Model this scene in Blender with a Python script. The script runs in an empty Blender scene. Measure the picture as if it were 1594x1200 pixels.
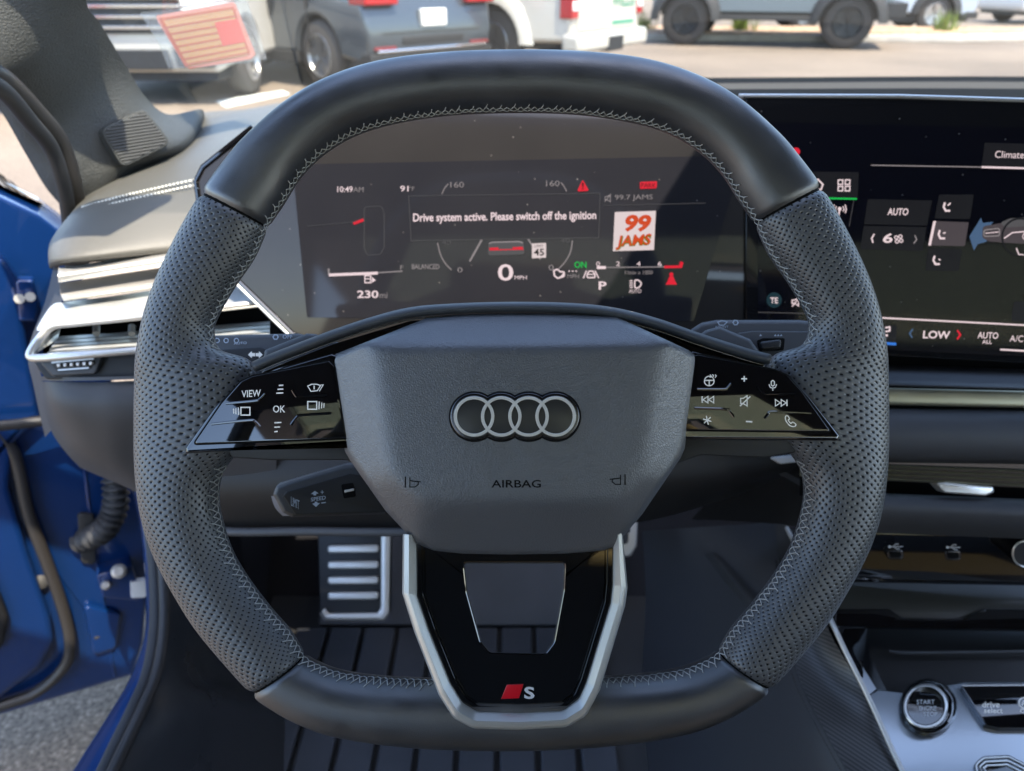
import bpy, bmesh, math, random
from mathutils import Vector, Matrix
R = math.radians
random.seed(7)
scn = bpy.context.scene
COL = scn.collection

# ---------------------------------------------------------------- camera
F, CX, CY, PITCH = 1130.0, 797.0, 600.0, R(29.5)      # focal length and centre in photograph pixels
CAM = Vector((0, 0, 1.15))
FWD = Vector((0, math.cos(PITCH), -math.sin(PITCH)))
UP = Vector((0, math.sin(PITCH), math.cos(PITCH)))
RT = Vector((1, 0, 0))
cd = bpy.data.cameras.new('camera'); cam = bpy.data.objects.new('camera', cd); COL.objects.link(cam)
cam.location = CAM; cam.rotation_euler = (R(90) - PITCH, 0, 0)
cd.sensor_fit = 'HORIZONTAL'; cd.sensor_width = 36.0; cd.lens = F / 1594 * 36
cd.clip_start = 0.02; cd.clip_end = 2000
cd.dof.use_dof = True; cd.dof.focus_distance = 0.352; cd.dof.aperture_fstop = 11.0
scn.camera = cam

# ---------------------------------------------------------------- light
SUN = Vector((0.30, -0.36, 0.90)).normalized()        # towards the sun: high, and behind the camera
elev = math.asin(SUN.z); azim = math.atan2(SUN.x, SUN.y)
w = bpy.data.worlds.new('World'); scn.world = w; w.use_nodes = True
nt = w.node_tree; nt.nodes.clear()
sky = nt.nodes.new('ShaderNodeTexSky'); sky.sky_type = 'NISHITA'; sky.sun_disc = False
sky.sun_elevation = elev; sky.sun_rotation = azim; sky.air_density = 1.0; sky.dust_density = 1.2
bg = nt.nodes.new('ShaderNodeBackground'); bg.inputs['Strength'].default_value = 0.15
wo = nt.nodes.new('ShaderNodeOutputWorld')
nt.links.new(sky.outputs[0], bg.inputs[0]); nt.links.new(bg.outputs[0], wo.inputs[0])
sl = bpy.data.lights.new('sun', 'SUN'); sl.energy = 2.3; sl.angle = R(0.5); sl.color = (1.0, 0.90, 0.75)
so = bpy.data.objects.new('sun', sl); COL.objects.link(so)
so.rotation_euler = SUN.to_track_quat('Z', 'Y').to_euler(); so.location = (0, 0, 10)
vs = scn.view_settings; scn.display_settings.display_device = 'sRGB'
vs.view_transform = 'Standard'; vs.look = 'None'; vs.exposure = 2.4; vs.gamma = 1; vs.use_curve_mapping = False
scn.render.engine = 'CYCLES'
scn.cycles.use_denoising = True
scn.cycles.max_bounces = 10; scn.cycles.transparent_max_bounces = 24
scn.cycles.caustics_reflective = False; scn.cycles.caustics_refractive = False
scn.cycles.sample_clamp_indirect = 6

# ---------------------------------------------------------------- helpers
def ray(px, py): return RT * ((px - CX) / F) + UP * ((CY - py) / F) + FWD
def PD(px, py, d): return CAM + ray(px, py) * d
def PZ(px, py, z):
    r = ray(px, py); return CAM + r * ((z - CAM.z) / r.z)
def PX(px, py, x):
    r = ray(px, py); return CAM + r * (x / r.x)
def PYY(px, py, y):
    r = ray(px, py); return CAM + r * (y / r.y)
class Surf:
    def __init__(s, pt, n): s.pt = pt; s.n = n.normalized()
    def p(s, px, py, off=0.0):
        r = ray(px, py); q = s.pt + s.n * off
        return CAM + r * ((q - CAM).dot(s.n) / r.dot(s.n))

def cr(pts, n, closed=False):
    """Catmull-Rom through pts (tuples or Vectors)"""
    P = [tuple(p) for p in pts]; m = len(P); out = []
    for i in range(m if closed else m - 1):
        if closed: a, b, c, d = P[i - 1], P[i], P[(i + 1) % m], P[(i + 2) % m]
        else: a, b, c, d = P[max(i - 1, 0)], P[i], P[i + 1], P[min(i + 2, m - 1)]
        for k in range(n):
            t = k / n; t2 = t * t; t3 = t2 * t
            out.append(tuple(0.5 * (2 * q + (r - p) * t + (2 * p - 5 * q + 4 * r - s) * t2 + (-p + 3 * q - 3 * r + s) * t3) for p, q, r, s in zip(a, b, c, d)))
    if not closed: out.append(P[-1])
    return out
def rnd(poly, rad, k=5):
    """round the corners of a closed 2-D polygon; rad a number or a list"""
    out = []; m = len(poly)
    for i in range(m):
        r = rad[i] if isinstance(rad, (list, tuple)) else rad
        p = Vector(poly[i]); a = Vector(poly[i - 1]) - p; b = Vector(poly[(i + 1) % m]) - p
        la, lb = a.length, b.length
        if r < 0.01 or la < 1e-6 or lb < 1e-6: out.append(tuple(p)); continue
        ang = a.angle(b)
        t = min(r / max(math.tan(ang / 2), 0.05), la * .48, lb * .48)
        A = p + a / la * t; B = p + b / lb * t
        for j in range(k + 1):
            u = j / k; q = A * (1 - u) ** 2 + p * 2 * u * (1 - u) + B * u * u
            out.append(tuple(q))
    return out
def area2(p): return sum(p[i - 1][0] * p[i][1] - p[i][0] * p[i - 1][1] for i in range(len(p))) / 2
def inset(poly, d):
    m = len(poly); s = 1 if area2(poly) > 0 else -1; out = []
    for i in range(m):
        p = Vector(poly[i]); a = Vector(poly[i - 1]); b = Vector(poly[(i + 1) % m])
        e1 = (p - a); e2 = (b - p)
        if e1.length < 1e-7: e1 = e2
        if e2.length < 1e-7: e2 = e1
        n1 = Vector((-e1.y, e1.x)).normalized() * s; n2 = Vector((-e2.y, e2.x)).normalized() * s
        n = n1 + n2
        if n.length < 1e-5: n = n1
        n.normalize(); c = max(n.dot(n1), 0.5)
        out.append(tuple(p + n * d / c))
    return out
def ngon(cx, cy, r, n=32, ry=None, a0=0):
    return [(cx + r * math.cos(a0 + i * 2 * math.pi / n), cy + (ry or r) * math.sin(a0 + i * 2 * math.pi / n)) for i in range(n)]

class MB:
    def __init__(s): s.v = []; s.f = []; s.uv = {}
    def add(s, vs, fs):
        o = len(s.v); s.v += [Vector(x) for x in vs]; s.f += [tuple(i + o for i in f) for f in fs]; return s
    def ring_stack(s, rings, cap0=True, cap1=True):
        n = len(rings[0]); vs = [p for r in rings for p in r]; fs = []
        for k in range(len(rings) - 1):
            for i in range(n):
                j = (i + 1) % n; fs.append((k * n + i, k * n + j, (k + 1) * n + j, (k + 1) * n + i))
        if cap0: fs.append(tuple(range(n))[::-1])
        if cap1: fs.append(tuple(range((len(rings) - 1) * n, len(rings) * n)))
        return s.add(vs, fs)
    def prism(s, poly, surf, off=0.0, thick=0.004, bev=0.0, k=3, bd=None):
        """plate whose front outline is poly (pixels) on surf raised by off; bev = edge rounding in pixels"""
        sc = (surf.p(poly[0][0] + 1, poly[0][1]) - surf.p(poly[0][0], poly[0][1])).length
        bm_ = bd if bd is not None else bev * sc
        base = [surf.p(x, y, off - bm_) for x, y in poly]
        rings = [[p - surf.n * (thick - bm_) for p in base], base]
        if bev:
            for i in range(1, k + 1):
                a = math.pi / 2 * i / k
                q = inset(poly, bev * (1 - math.cos(a)))
                rings.append([surf.p(x, y, off - bm_ * (1 - math.sin(a))) for x, y in q])
        return s.ring_stack(rings)
    def slab(s, pts, d):
        """world polygon extruded by vector d"""
        return s.ring_stack([[Vector(p) for p in pts], [Vector(p) + d for p in pts]])
    def tube(s, pts, r, n=8, closed=False, flat=None):
        P = [Vector(p) for p in pts]; m = len(P); rings = []; prev = None
        for i in range(m):
            a = P[i - 1] if (i or closed) else P[i]; b = P[(i + 1) % m] if (i < m - 1 or closed) else P[i]
            t = (b - a).normalized()
            if prev is None:
                ref = Vector((0, 0, 1)) if abs(t.z) < .9 else Vector((1, 0, 0)); x = t.cross(ref).normalized()
            else:
                x = (prev - t * prev.dot(t)).normalized()
            prev = x; y = t.cross(x); rr = r[i] if isinstance(r, (list, tuple)) else r
            rings.append([P[i] + (x * math.cos(k * 2 * math.pi / n) + y * math.sin(k * 2 * math.pi / n)) * rr for k in range(n)])
        if closed: rings.append(rings[0]); return s.ring_stack(rings, False, False)
        return s.ring_stack(rings)
    def grid(s, rows):
        n = len(rows[0]); vs = [p for r in rows for p in r]
        return s.add(vs, [(k * n + i, k * n + i + 1, (k + 1) * n + i + 1, (k + 1) * n + i) for k in range(len(rows) - 1) for i in range(n - 1)])
    def loft(s, rows, nu=6, nv=6, thick=None, tdir=None):
        """smooth sheet through rows of (px, py, depth) or Vectors; optional thickness away from the camera"""
        W = [[p if isinstance(p, Vector) else PD(*p) for p in r] for r in rows]
        W = [[Vector(q) for q in cr(r, nu)] if nu > 1 else r for r in W]
        if nv > 1:
            cols = [[Vector(q) for q in cr([r[i] for r in W], nv)] for i in range(len(W[0]))]
            W = [[c[k] for c in cols] for k in range(len(cols[0]))]
        s.grid(W)
        if thick:
            B = [[p + (tdir if tdir else (p - CAM).normalized()) * thick for p in r] for r in W]
            s.grid(B)
            edge = lambda G: [G[0][i] for i in range(len(G[0]))] + [r[-1] for r in G[1:]] + G[-1][-2::-1] + [r[0] for r in G[-2:0:-1]]
            a, b = edge(W), edge(B); a.append(a[0]); b.append(b[0]); s.grid([a, b])
        return s
    def box(s, c, sx, sy, sz, ax=None):
        X, Y, Z = ax or (Vector((1, 0, 0)), Vector((0, 1, 0)), Vector((0, 0, 1))); c = Vector(c)
        q = lambda a, b, d: c + X * a * sx / 2 + Y * b * sy / 2 + Z * d * sz / 2
        return s.ring_stack([[q(-1, -1, -1), q(1, -1, -1), q(1, 1, -1), q(-1, 1, -1)], [q(-1, -1, 1), q(1, -1, 1), q(1, 1, 1), q(-1, 1, 1)]])
    def stroke(s, pts, wpx, surf, off=0.0, closed=False, thick=0.0):
        """flat printed line of width wpx along pixel points"""
        P = [Vector(p) for p in pts]; m = len(P); L = []; Q = []
        for i in range(m):
            a = P[i - 1] if (i or closed) else P[i]; b = P[(i + 1) % m] if (i < m - 1 or closed) else P[i]
            e1 = (P[i] - a); e2 = (b - P[i])
            if e1.length < 1e-6: e1 = e2
            if e2.length < 1e-6: e2 = e1
            n1 = Vector((-e1.y, e1.x)).normalized(); n2 = Vector((-e2.y, e2.x)).normalized(); n = n1 + n2
            if n.length < 1e-4: n = n1
            n.normalize(); n = n * (wpx / 2 / max(n.dot(n1), .45)); L.append(P[i] + n); Q.append(P[i] - n)
        if closed: L.append(L[0]); Q.append(Q[0])
        return s.grid([[surf.p(p.x, p.y, off) for p in L], [surf.p(p.x, p.y, off) for p in Q]])
    def poly(s, pts, surf, off=0.0): return s.add([surf.p(x, y, off) for x, y in pts], [tuple(range(len(pts)))])
    def text(s, body, x0, x1, yt, yb, surf, off=0.0, slope=0.0, shear=0.0, bold=0.0):
        """lettering whose ink fills the pixel box x0..x1, yt..yb; slope = dy/dx"""
        vs, fs = glyphs(body, bold)
        xs = [p[0] for p in vs]; ys = [p[1] for p in vs]; ax, bx, ay, by = min(xs), max(xs), min(ys), max(ys)
        out = []
        for x, y in vs:
            v = (y - ay) / (by - ay); u = (x - ax) / (bx - ax)
            X = x0 + u * (x1 - x0) + shear * (v - .5) * (yb - yt); Y = yb - v * (yb - yt) + (X - (x0 + x1) / 2) * slope
            out.append(surf.p(X, Y, off))
        return s.add(out, fs)
    def build(s, name, m, parent=None, smooth=35, mod=None, solid=None):
        me = bpy.data.meshes.new(name); o = bpy.data.objects.new(name, me); COL.objects.link(o)
        org = ORG.get(parent.name, Vector()) if parent else Vector()
        me.from_pydata([v - org for v in s.v], [], s.f)
        bm = bmesh.new(); bm.from_mesh(me); bmesh.ops.recalc_face_normals(bm, faces=bm.faces); bm.to_mesh(me); bm.free()
        if s.uv:
            l = me.uv_layers.new(name='UVMap')
            for lp in me.loops: l.data[lp.index].uv = s.uv.get(lp.vertex_index, (0, 0))
        if smooth is not None:
            me.shade_smooth(); me.set_sharp_from_angle(angle=R(smooth))
        me.materials.append(m)
        if parent: o.parent = parent; ORG[o.name] = org
        if mod:
            b = o.modifiers.new('bevel', 'BEVEL'); b.width = mod; b.segments = 3; b.limit_method = 'ANGLE'; b.angle_limit = R(30)
        return o
ORG = {}
_gl = {}
def glyphs(body, bold):
    key = (body, bold)
    if key in _gl: return _gl[key]
    c = bpy.data.curves.new('text', 'FONT'); c.body = body; c.size = 1; c.resolution_u = 3; c.offset = bold; c.fill_mode = 'FRONT'
    o = bpy.data.objects.new('text', c); COL.objects.link(o); bpy.context.view_layer.update()
    me = bpy.data.meshes.new_from_object(o.evaluated_get(bpy.context.evaluated_depsgraph_get()))
    r = ([(v.co.x, v.co.y) for v in me.vertices], [tuple(p.vertices) for p in me.polygons])
    bpy.data.objects.remove(o); bpy.data.curves.remove(c); bpy.data.meshes.remove(me)
    _gl[key] = r; return r

def tag(o, label=None, cat=None, group=None, kind=None):
    if label: o['label'] = label
    if cat: o['category'] = cat
    if group: o['group'] = group
    if kind: o['kind'] = kind
    return o
def thing(name, label, cat, loc=(0, 0, 0), group=None):
    o = bpy.data.objects.new(name, None); COL.objects.link(o); o.location = loc; o.empty_display_size = .05
    ORG[o.name] = Vector(loc); return tag(o, label, cat, group)

# ---------------------------------------------------------------- materials
class N:
    def __init__(s, name):
        s.m = bpy.data.materials.new(name); s.m.use_nodes = True; s.t = s.m.node_tree; s.b = s.t.nodes['Principled BSDF']
    def n(s, typ, **kw):
        x = s.t.nodes.new('ShaderNode' + typ)
        for k, v in kw.items():
            if k in x.inputs: x.inputs[k].default_value = v
            else: setattr(x, k, v)
        return x
    def l(s, a, b): s.t.links.new(a, b)
    def math(s, op, a, b=None):
        x = s.t.nodes.new('ShaderNodeMath'); x.operation = op
        for i, q in enumerate((a, b)):
            if q is None: continue
            if isinstance(q, (int, float)): x.inputs[i].default_value = q
            else: s.l(q, x.inputs[i])
        return x.outputs[0]
def mat(name, c, rough=.5, metal=0.0, spec=.5, ior=1.5, coat=0.0, coat_r=.03, grain=None, vary=0.0, vscale=20, emit=None, es=0.0, rvary=0.0, grain2=None, bump_tex='VORONOI'):
    """grain = (scale per metre, strength, distance m)"""
    a = N(name); b = a.b
    b.inputs['Base Color'].default_value = (*c, 1); b.inputs['Roughness'].default_value = rough; b.inputs['Metallic'].default_value = metal
    b.inputs['Specular IOR Level'].default_value = spec; b.inputs['IOR'].default_value = ior; b.inputs['Coat Weight'].default_value = coat; b.inputs['Coat Roughness'].default_value = coat_r
    if emit: b.inputs['Emission Color'].default_value = (*emit, 1); b.inputs['Emission Strength'].default_value = es
    tc = a.n('TexCoord')
    if vary or rvary:
        nz = a.n('TexNoise', Scale=vscale, Detail=5.0); a.l(tc.outputs['Object'], nz.inputs['Vector'])
        if vary:
            mr = a.n('MapRange'); a.l(nz.outputs[0], mr.inputs[0]); mr.inputs[1].default_value = .3; mr.inputs[2].default_value = .7
            mr.inputs[3].default_value = 1 - vary; mr.inputs[4].default_value = 1 + vary
            mx = a.n('VectorMath', operation='SCALE'); mx.inputs[0].default_value = c; a.l(mr.outputs[0], mx.inputs['Scale']); a.l(mx.outputs[0], b.inputs['Base Color'])
        if rvary:
            mr = a.n('MapRange'); a.l(nz.outputs[0], mr.inputs[0]); mr.inputs[1].default_value = .3; mr.inputs[2].default_value = .7
            mr.inputs[3].default_value = rough * (1 - rvary); mr.inputs[4].default_value = rough * (1 + rvary); a.l(mr.outputs[0], b.inputs['Roughness'])
    if grain:
        if bump_tex == 'VORONOI':
            v = a.n('TexVoronoi', Scale=grain[0]); v.feature = 'DISTANCE_TO_EDGE'; h = v.outputs['Distance']
            v2 = a.n('TexNoise', Scale=grain[0] * .35, Detail=2.0); a.l(tc.outputs['Object'], v2.inputs['Vector'])
            ad = a.n('VectorMath', operation='SCALE'); a.l(v2.outputs['Color'], ad.inputs[0]); ad.inputs['Scale'].default_value = 1.6 / grain[0]
            ad2 = a.n('VectorMath', operation='ADD'); a.l(tc.outputs['Object'], ad2.inputs[0]); a.l(ad.outputs[0], ad2.inputs[1]); a.l(ad2.outputs[0], v.inputs['Vector'])
            h = a.math('MINIMUM', h, .28)
        else:
            v = a.n('TexNoise', Scale=grain[0], Detail=4.0); a.l(tc.outputs['Object'], v.inputs['Vector']); h = v.outputs[0]
        bp = a.n('Bump', Strength=grain[1], Distance=grain[2]); a.l(h, bp.inputs['Height']); a.l(bp.outputs[0], b.inputs['Normal'])
    return a.m
def perf_leather():
    a = N('perforated_leather'); b = a.b; P = .0046
    uv = a.n('UVMap')
    def dist(off):
        ad = a.n('VectorMath', operation='ADD'); a.l(uv.outputs[0], ad.inputs[0]); ad.inputs[1].default_value = (off, off, 0)
        fr = a.n('VectorMath', operation='FRACTION'); a.l(ad.outputs[0], fr.inputs[0])
        sb = a.n('VectorMath', operation='SUBTRACT'); a.l(fr.outputs[0], sb.inputs[0]); sb.inputs[1].default_value = (.5, .5, 0)
        m2 = a.n('VectorMath', operation='MULTIPLY'); a.l(sb.outputs[0], m2.inputs[0]); m2.inputs[1].default_value = (1, 1, 0)
        ln = a.n('VectorMath', operation='LENGTH'); a.l(m2.outputs[0], ln.inputs[0]); return ln.outputs['Value']
    d = a.math('MINIMUM', dist(0), dist(.5))
    mr = a.n('MapRange', interpolation_type='SMOOTHSTEP'); a.l(d, mr.inputs[0]); mr.inputs[1].default_value = .04; mr.inputs[2].default_value = .28
    hole = a.n('MapRange', interpolation_type='SMOOTHSTEP'); a.l(d, hole.inputs[0]); hole.inputs[1].default_value = .08; hole.inputs[2].default_value = .16
    mx = a.n('Mix', data_type='RGBA'); a.l(hole.outputs[0], mx.inputs[0]); mx.inputs[6].default_value = (.004, .004, .005, 1); mx.inputs[7].default_value = (.062, .065, .070, 1)
    a.l(mx.outputs[2], b.inputs['Base Color']); b.inputs['Roughness'].default_value = .42
    sp = a.n('MapRange'); a.l(hole.outputs[0], sp.inputs[0]); sp.inputs[3].default_value = .05; sp.inputs[4].default_value = .9; a.l(sp.outputs[0], b.inputs['Specular IOR Level'])
    tc = a.n('TexCoord'); nz = a.n('TexNoise', Scale=1400.0, Detail=2.0); a.l(tc.outputs['Object'], nz.inputs['Vector'])
    h = a.math('ADD', a.math('MULTIPLY', mr.outputs[0], 1.0), a.math('MULTIPLY', nz.outputs[0], .12))
    bp = a.n('Bump', Strength=.55, Distance=.00055); a.l(h, bp.inputs['Height']); a.l(bp.outputs[0], b.inputs['Normal'])
    return a.m
def glass_mat(name, tint=(.93, .96, .95), f=1.0, dusty=0.0):
    a = N(name); t = a.t; t.nodes.remove(a.b)
    tr = a.n('BsdfTransparent'); tr.inputs[0].default_value = (*tint, 1)
    gl = a.n('BsdfGlossy', Roughness=.02); fr = a.n('Fresnel', IOR=1.45)
    mx = a.n('MixShader'); a.l(a.math('MULTIPLY', fr.outputs[0], f), mx.inputs[0]); a.l(tr.outputs[0], mx.inputs[1]); a.l(gl.outputs[0], mx.inputs[2])
    last = mx
    if dusty:
        df = a.n('BsdfDiffuse'); df.inputs[0].default_value = (.6, .58, .55, 1); m2 = a.n('MixShader'); m2.inputs[0].default_value = dusty
        a.l(mx.outputs[0], m2.inputs[1]); a.l(df.outputs[0], m2.inputs[2]); last = m2
    a.l(last.outputs[0], t.nodes['Material Output'].inputs[0]); return a.m
def screen_glass(name, c, dust):
    """glossy display glass carrying fine dust"""
    a = N(name); b = a.b; tc = a.n('TexCoord')
    nz = a.n('TexNoise', Scale=9.0, Detail=4.0); a.l(tc.outputs['Object'], nz.inputs['Vector'])
    vo = a.n('TexVoronoi', Scale=85.0, Randomness=1.0); a.l(tc.outputs['Object'], vo.inputs['Vector'])
    sp = a.n('MapRange'); a.l(vo.outputs['Distance'], sp.inputs[0]); sp.inputs[1].default_value = .035; sp.inputs[2].default_value = .055; sp.inputs[3].default_value = 1.0; sp.inputs[4].default_value = 0.0
    mr = a.n('MapRange'); a.l(nz.outputs[0], mr.inputs[0]); mr.inputs[1].default_value = .3; mr.inputs[2].default_value = .75; mr.inputs[3].default_value = dust * .8; mr.inputs[4].default_value = dust * 1.2
    f = a.math('ADD', mr.outputs[0], a.math('MULTIPLY', sp.outputs[0], .22))
    mx = a.n('Mix', data_type='RGBA'); a.l(f, mx.inputs[0]); mx.inputs[6].default_value = (*c, 1); mx.inputs[7].default_value = (.55, .5, .46, 1)
    a.l(mx.outputs[2], b.inputs['Base Color']); b.inputs['Roughness'].default_value = .06; b.inputs['Specular IOR Level'].default_value = .35
    return a.m

M = {
 'leather': mat('smooth_leather', (.024, .025, .028), .40, spec=1.0, ior=1.65, grain=(1300, .45, .00022), rvary=.22, vscale=45),
 'perf': perf_leather(),
 'pad': mat('grained_vinyl', (.056, .060, .069), .42, spec=1.0, ior=1.6, grain=(850, .5, .00055), vary=.06, vscale=30),
 'bow': mat('fine_grained_vinyl', (.045, .048, .054), .48, grain=(1500, .4, .0003)),
 'gloss': mat('piano_black', (.004, .004, .005), .035, spec=.8, coat=.6, rvary=.4, vscale=60),
 'gap': mat('dark_gap', (.004, .004, .004), .8, spec=.1),
 'silver': mat('satin_silver', (.60, .60, .57), .36, metal=.6, rvary=.15, vscale=40),
 'bright': mat('bright_metal', (.68, .67, .64), .33, metal=.75),
 'darkmetal': mat('dark_metal', (.10, .10, .105), .25, metal=1.0),
 'darkmetal2': mat('smoked_metal', (.22, .21, .20), .4, metal=.7),
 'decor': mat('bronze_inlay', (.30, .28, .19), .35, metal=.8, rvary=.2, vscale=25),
 'deck': mat('silver_lacquer', (.46, .49, .52), .32, metal=.85, coat=.3),
 'sillp': mat('sill_plastic', (.035, .036, .039), .33, grain=(900, .25, .0003), rvary=.3, vscale=14),
 'stalktop': mat('stalk_highlight', (.10, .105, .115), .4, grain=(1500, .25, .0002)),  # paler than the stalk body: highlight on the upper faces put into the colour
 'alu': mat('brushed_aluminium', (.56, .53, .49), .4, metal=.5, rvary=.2, vscale=30),
 'emblem': mat('emblem_ring', (.62, .60, .56), .38, metal=.3),
 'emblemdark': mat('emblem_disc', (.030, .030, .030), .28, spec=.6),
 'thread': mat('stitch_thread', (.38, .38, .365), .7),
 'legend': mat('printed_legend', (.75, .74, .70), .5, emit=(1, .97, .9), es=.02),
 'legend_dim': mat('printed_legend_blue', (.42, .48, .56), .5),
 'engrave': mat('engraved_mark', (.006, .006, .007), .8, spec=.1),
 'red': mat('badge_red', (.62, .005, .015), .3, coat=.4),
 'plastic': mat('grey_plastic', (.048, .050, .054), .5, grain=(1500, .25, .0002)),
 'plastic_dark': mat('dark_plastic', (.007, .007, .008), .55, grain=(1200, .25, .0002)),
 'dash': mat('dash_leatherette', (.10, .096, .083), .52, grain=(800, .4, .0005), vary=.06, vscale=12),
 'pillar': mat('pillar_vinyl', (.05, .052, .049), .6, grain=(420, .8, .0016), vary=.06, vscale=10),
 'lower': mat('lower_trim', (.042, .043, .047), .55, grain=(900, .35, .0004)),
 'black': mat('black_void', (.006, .006, .006), .9, spec=.05),
 'footwell': mat('footwell_carpet', (.02, .02, .023), .95, spec=.1, grain=(500, .6, .002), bump_tex='NOISE'),
 'mat': mat('rubber_mat', (.05, .053, .062), .55, grain=(500, .3, .0006), vary=.15, vscale=12),
 'rubber': mat('black_rubber', (.026, .026, .027), .6),
 'seal': mat('door_seal', (.03, .027, .025), .45),
 'blue': mat('blue_paint', (.003, .028, .125), .30, metal=.25, spec=.5, coat=1.0, coat_r=.03),
 'whiteprint': mat('white_plastic', (.6, .6, .6), .5),
 'thread2': mat('dash_thread', (.7, .68, .6), .7),
}
def emis(name, c, s):
    return mat(name, (.004, .004, .004), .25, spec=.15, emit=c, es=s)
ES = .165
E = {
 'white': emis('lit_white', (1, .80, .83), ES), 'grey': emis('lit_grey', (.75, .66, .68), ES * .42), 'dim': emis('lit_dim', (.6, .58, .62), ES * .17),
 'faint': emis('lit_faint', (.6, .6, .68), ES * .022), 'tile': emis('lit_tile', (.5, .5, .62), ES * .024), 'tile2': emis('lit_tile_pale', (.8, .66, .74), ES * .10),
 'red': emis('lit_red', (1, .02, .05), ES * .85), 'green': emis('lit_green', (.02, .9, .15), ES * .6), 'blue': emis('lit_blue', (.05, .28, 1), ES * .8),
 'steel': emis('lit_steel_blue', (.16, .30, .55), ES * .45), 'teal': emis('lit_teal', (.05, .16, .22), ES * .22), 'card': emis('lit_card', (1, .84, .84), ES * .85),
 'orange': emis('lit_orange', (1, .10, .02), ES * .7), 'olive': emis('lit_olive', (.45, .33, .02), ES * .5), 'black': emis('lit_off', (.01, .01, .012), .01),
}
# ---------------------------------------------------------------- ground
a = N('sunlit_asphalt'); tc = a.n('TexCoord')
n1 = a.n('TexNoise', Scale=140.0, Detail=4.0); n2 = a.n('TexNoise', Scale=.35, Detail=5.0); n3 = a.n('TexVoronoi', Scale=90.0)
for q in (n1, n2, n3): a.l(tc.outputs['Object'], q.inputs['Vector'])
c1 = a.n('ValToRGB'); c1.color_ramp.elements[0].position = .3; c1.color_ramp.elements[0].color = (.125, .096, .070, 1); c1.color_ramp.elements[1].position = .72; c1.color_ramp.elements[1].color = (.36, .285, .21, 1)
a.l(n1.outputs[0], c1.inputs[0])
c2 = a.n('MapRange'); a.l(n2.outputs[0], c2.inputs[0]); c2.inputs[1].default_value = .35; c2.inputs[2].default_value = .65; c2.inputs[3].default_value = .78; c2.inputs[4].default_value = 1.15
c3 = a.n('MapRange'); a.l(n3.outputs['Distance'], c3.inputs[0]); c3.inputs[1].default_value = 0; c3.inputs[2].default_value = .6; c3.inputs[3].default_value = 1.25; c3.inputs[4].default_value = .7
sm = a.n('VectorMath', operation='SCALE'); a.l(c1.outputs[0], sm.inputs[0]); a.l(a.math('MULTIPLY', c2.outputs[0], c3.outputs[0]), sm.inputs['Scale']); a.l(sm.outputs[0], a.b.inputs['Base Color'])
a.b.inputs['Roughness'].default_value = .9; bp = a.n('Bump', Strength=.5, Distance=.004); a.l(n1.outputs[0], bp.inputs['Height']); a.l(bp.outputs[0], a.b.inputs['Normal'])
g = MB(); rows = [[Vector((x, y, 0)) for x in (-400, -60, -10, -3, 3, 10, 60, 400)] for y in (-400, -60, -10, 0, 6, 12, 30, 100, 500)]; g.grid(rows)
ground = tag(g.build('parking_lot_ground', a.m, smooth=None), kind='structure')
pm = mat('parking_paint', (.62, .66, .62), .8, vary=.2, vscale=3)
def onground(name, pts, m, z=.004): 
    g = MB(); g.add([Vector((p.x, p.y, z)) for p in pts], [tuple(range(len(pts)))]); return tag(g.build(name, m, smooth=None), kind='structure')
onground('parking_line', [PZ(335, 158, 0), PZ(440, 141, 0), PZ(452, 147, 0), PZ(352, 168, 0)], pm)
onground('parking_line', [Vector((1.4, 6.2, 0)), Vector((3.6, 5.2, 0)), Vector((3.65, 5.3, 0)), Vector((1.45, 6.3, 0))], pm)
# kerbed planting island behind the off-roader
kp = [(2.2, 16.0), (8.4, 15.6), (11.8, 16.3), (12.6, 17.0), (11.5, 17.8), (2.0, 18.4)]
g = MB(); g.slab([Vector((x, y, 0)) for x, y in kp], Vector((0, 0, .13))); tag(g.build('kerb', mat('kerb_concrete', (.46, .43, .38), .9, vary=.15, vscale=4), smooth=None, mod=.02), kind='structure')
g = MB(); g.slab([Vector((x, y, .13)) for x, y in inset(kp, .16)], Vector((0, 0, .03))); tag(g.build('island_mulch', mat('pine_mulch', (.42, .27, .16), .95, vary=.5, vscale=9), smooth=None), kind='structure')
gm_ = mat('tuft_green', (.12, .17, .02), .7, vary=.3, vscale=8)
random.seed(3)
def tuft(x, y, s):
    g = MB()
    for k in range(70):
        an = random.uniform(0, 6.28); r = random.uniform(0, .35) * s; b = Vector((x + r * math.cos(an), y + r * math.sin(an), .15)); l = random.uniform(.25, .5) * s
        t = b + Vector((random.uniform(-.2, .2) * s, random.uniform(-.2, .2) * s, l)); sd_ = Vector((math.cos(an + 1.5), math.sin(an + 1.5), 0)) * .02
        g.add([b - sd_, b + sd_, t], [(0, 1, 2)])
    return g.build('grass_clump', gm_, smooth=None)
tag(tuft(4.75, 16.8, 1.0), 'yellow-green grass clump on the kerbed island between the wheels of the grey off-roader', 'plant', 'grass clumps on the island')
tag(tuft(8.9, 16.6, .9), 'yellow-green grass clump in front of the grey off-roader bumper', 'plant', 'grass clumps on the island')
tag(tuft(2.75, 16.9, .8), 'yellow-green grass clump between the white pickup and the off-roader', 'plant', 'grass clumps on the island')

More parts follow.
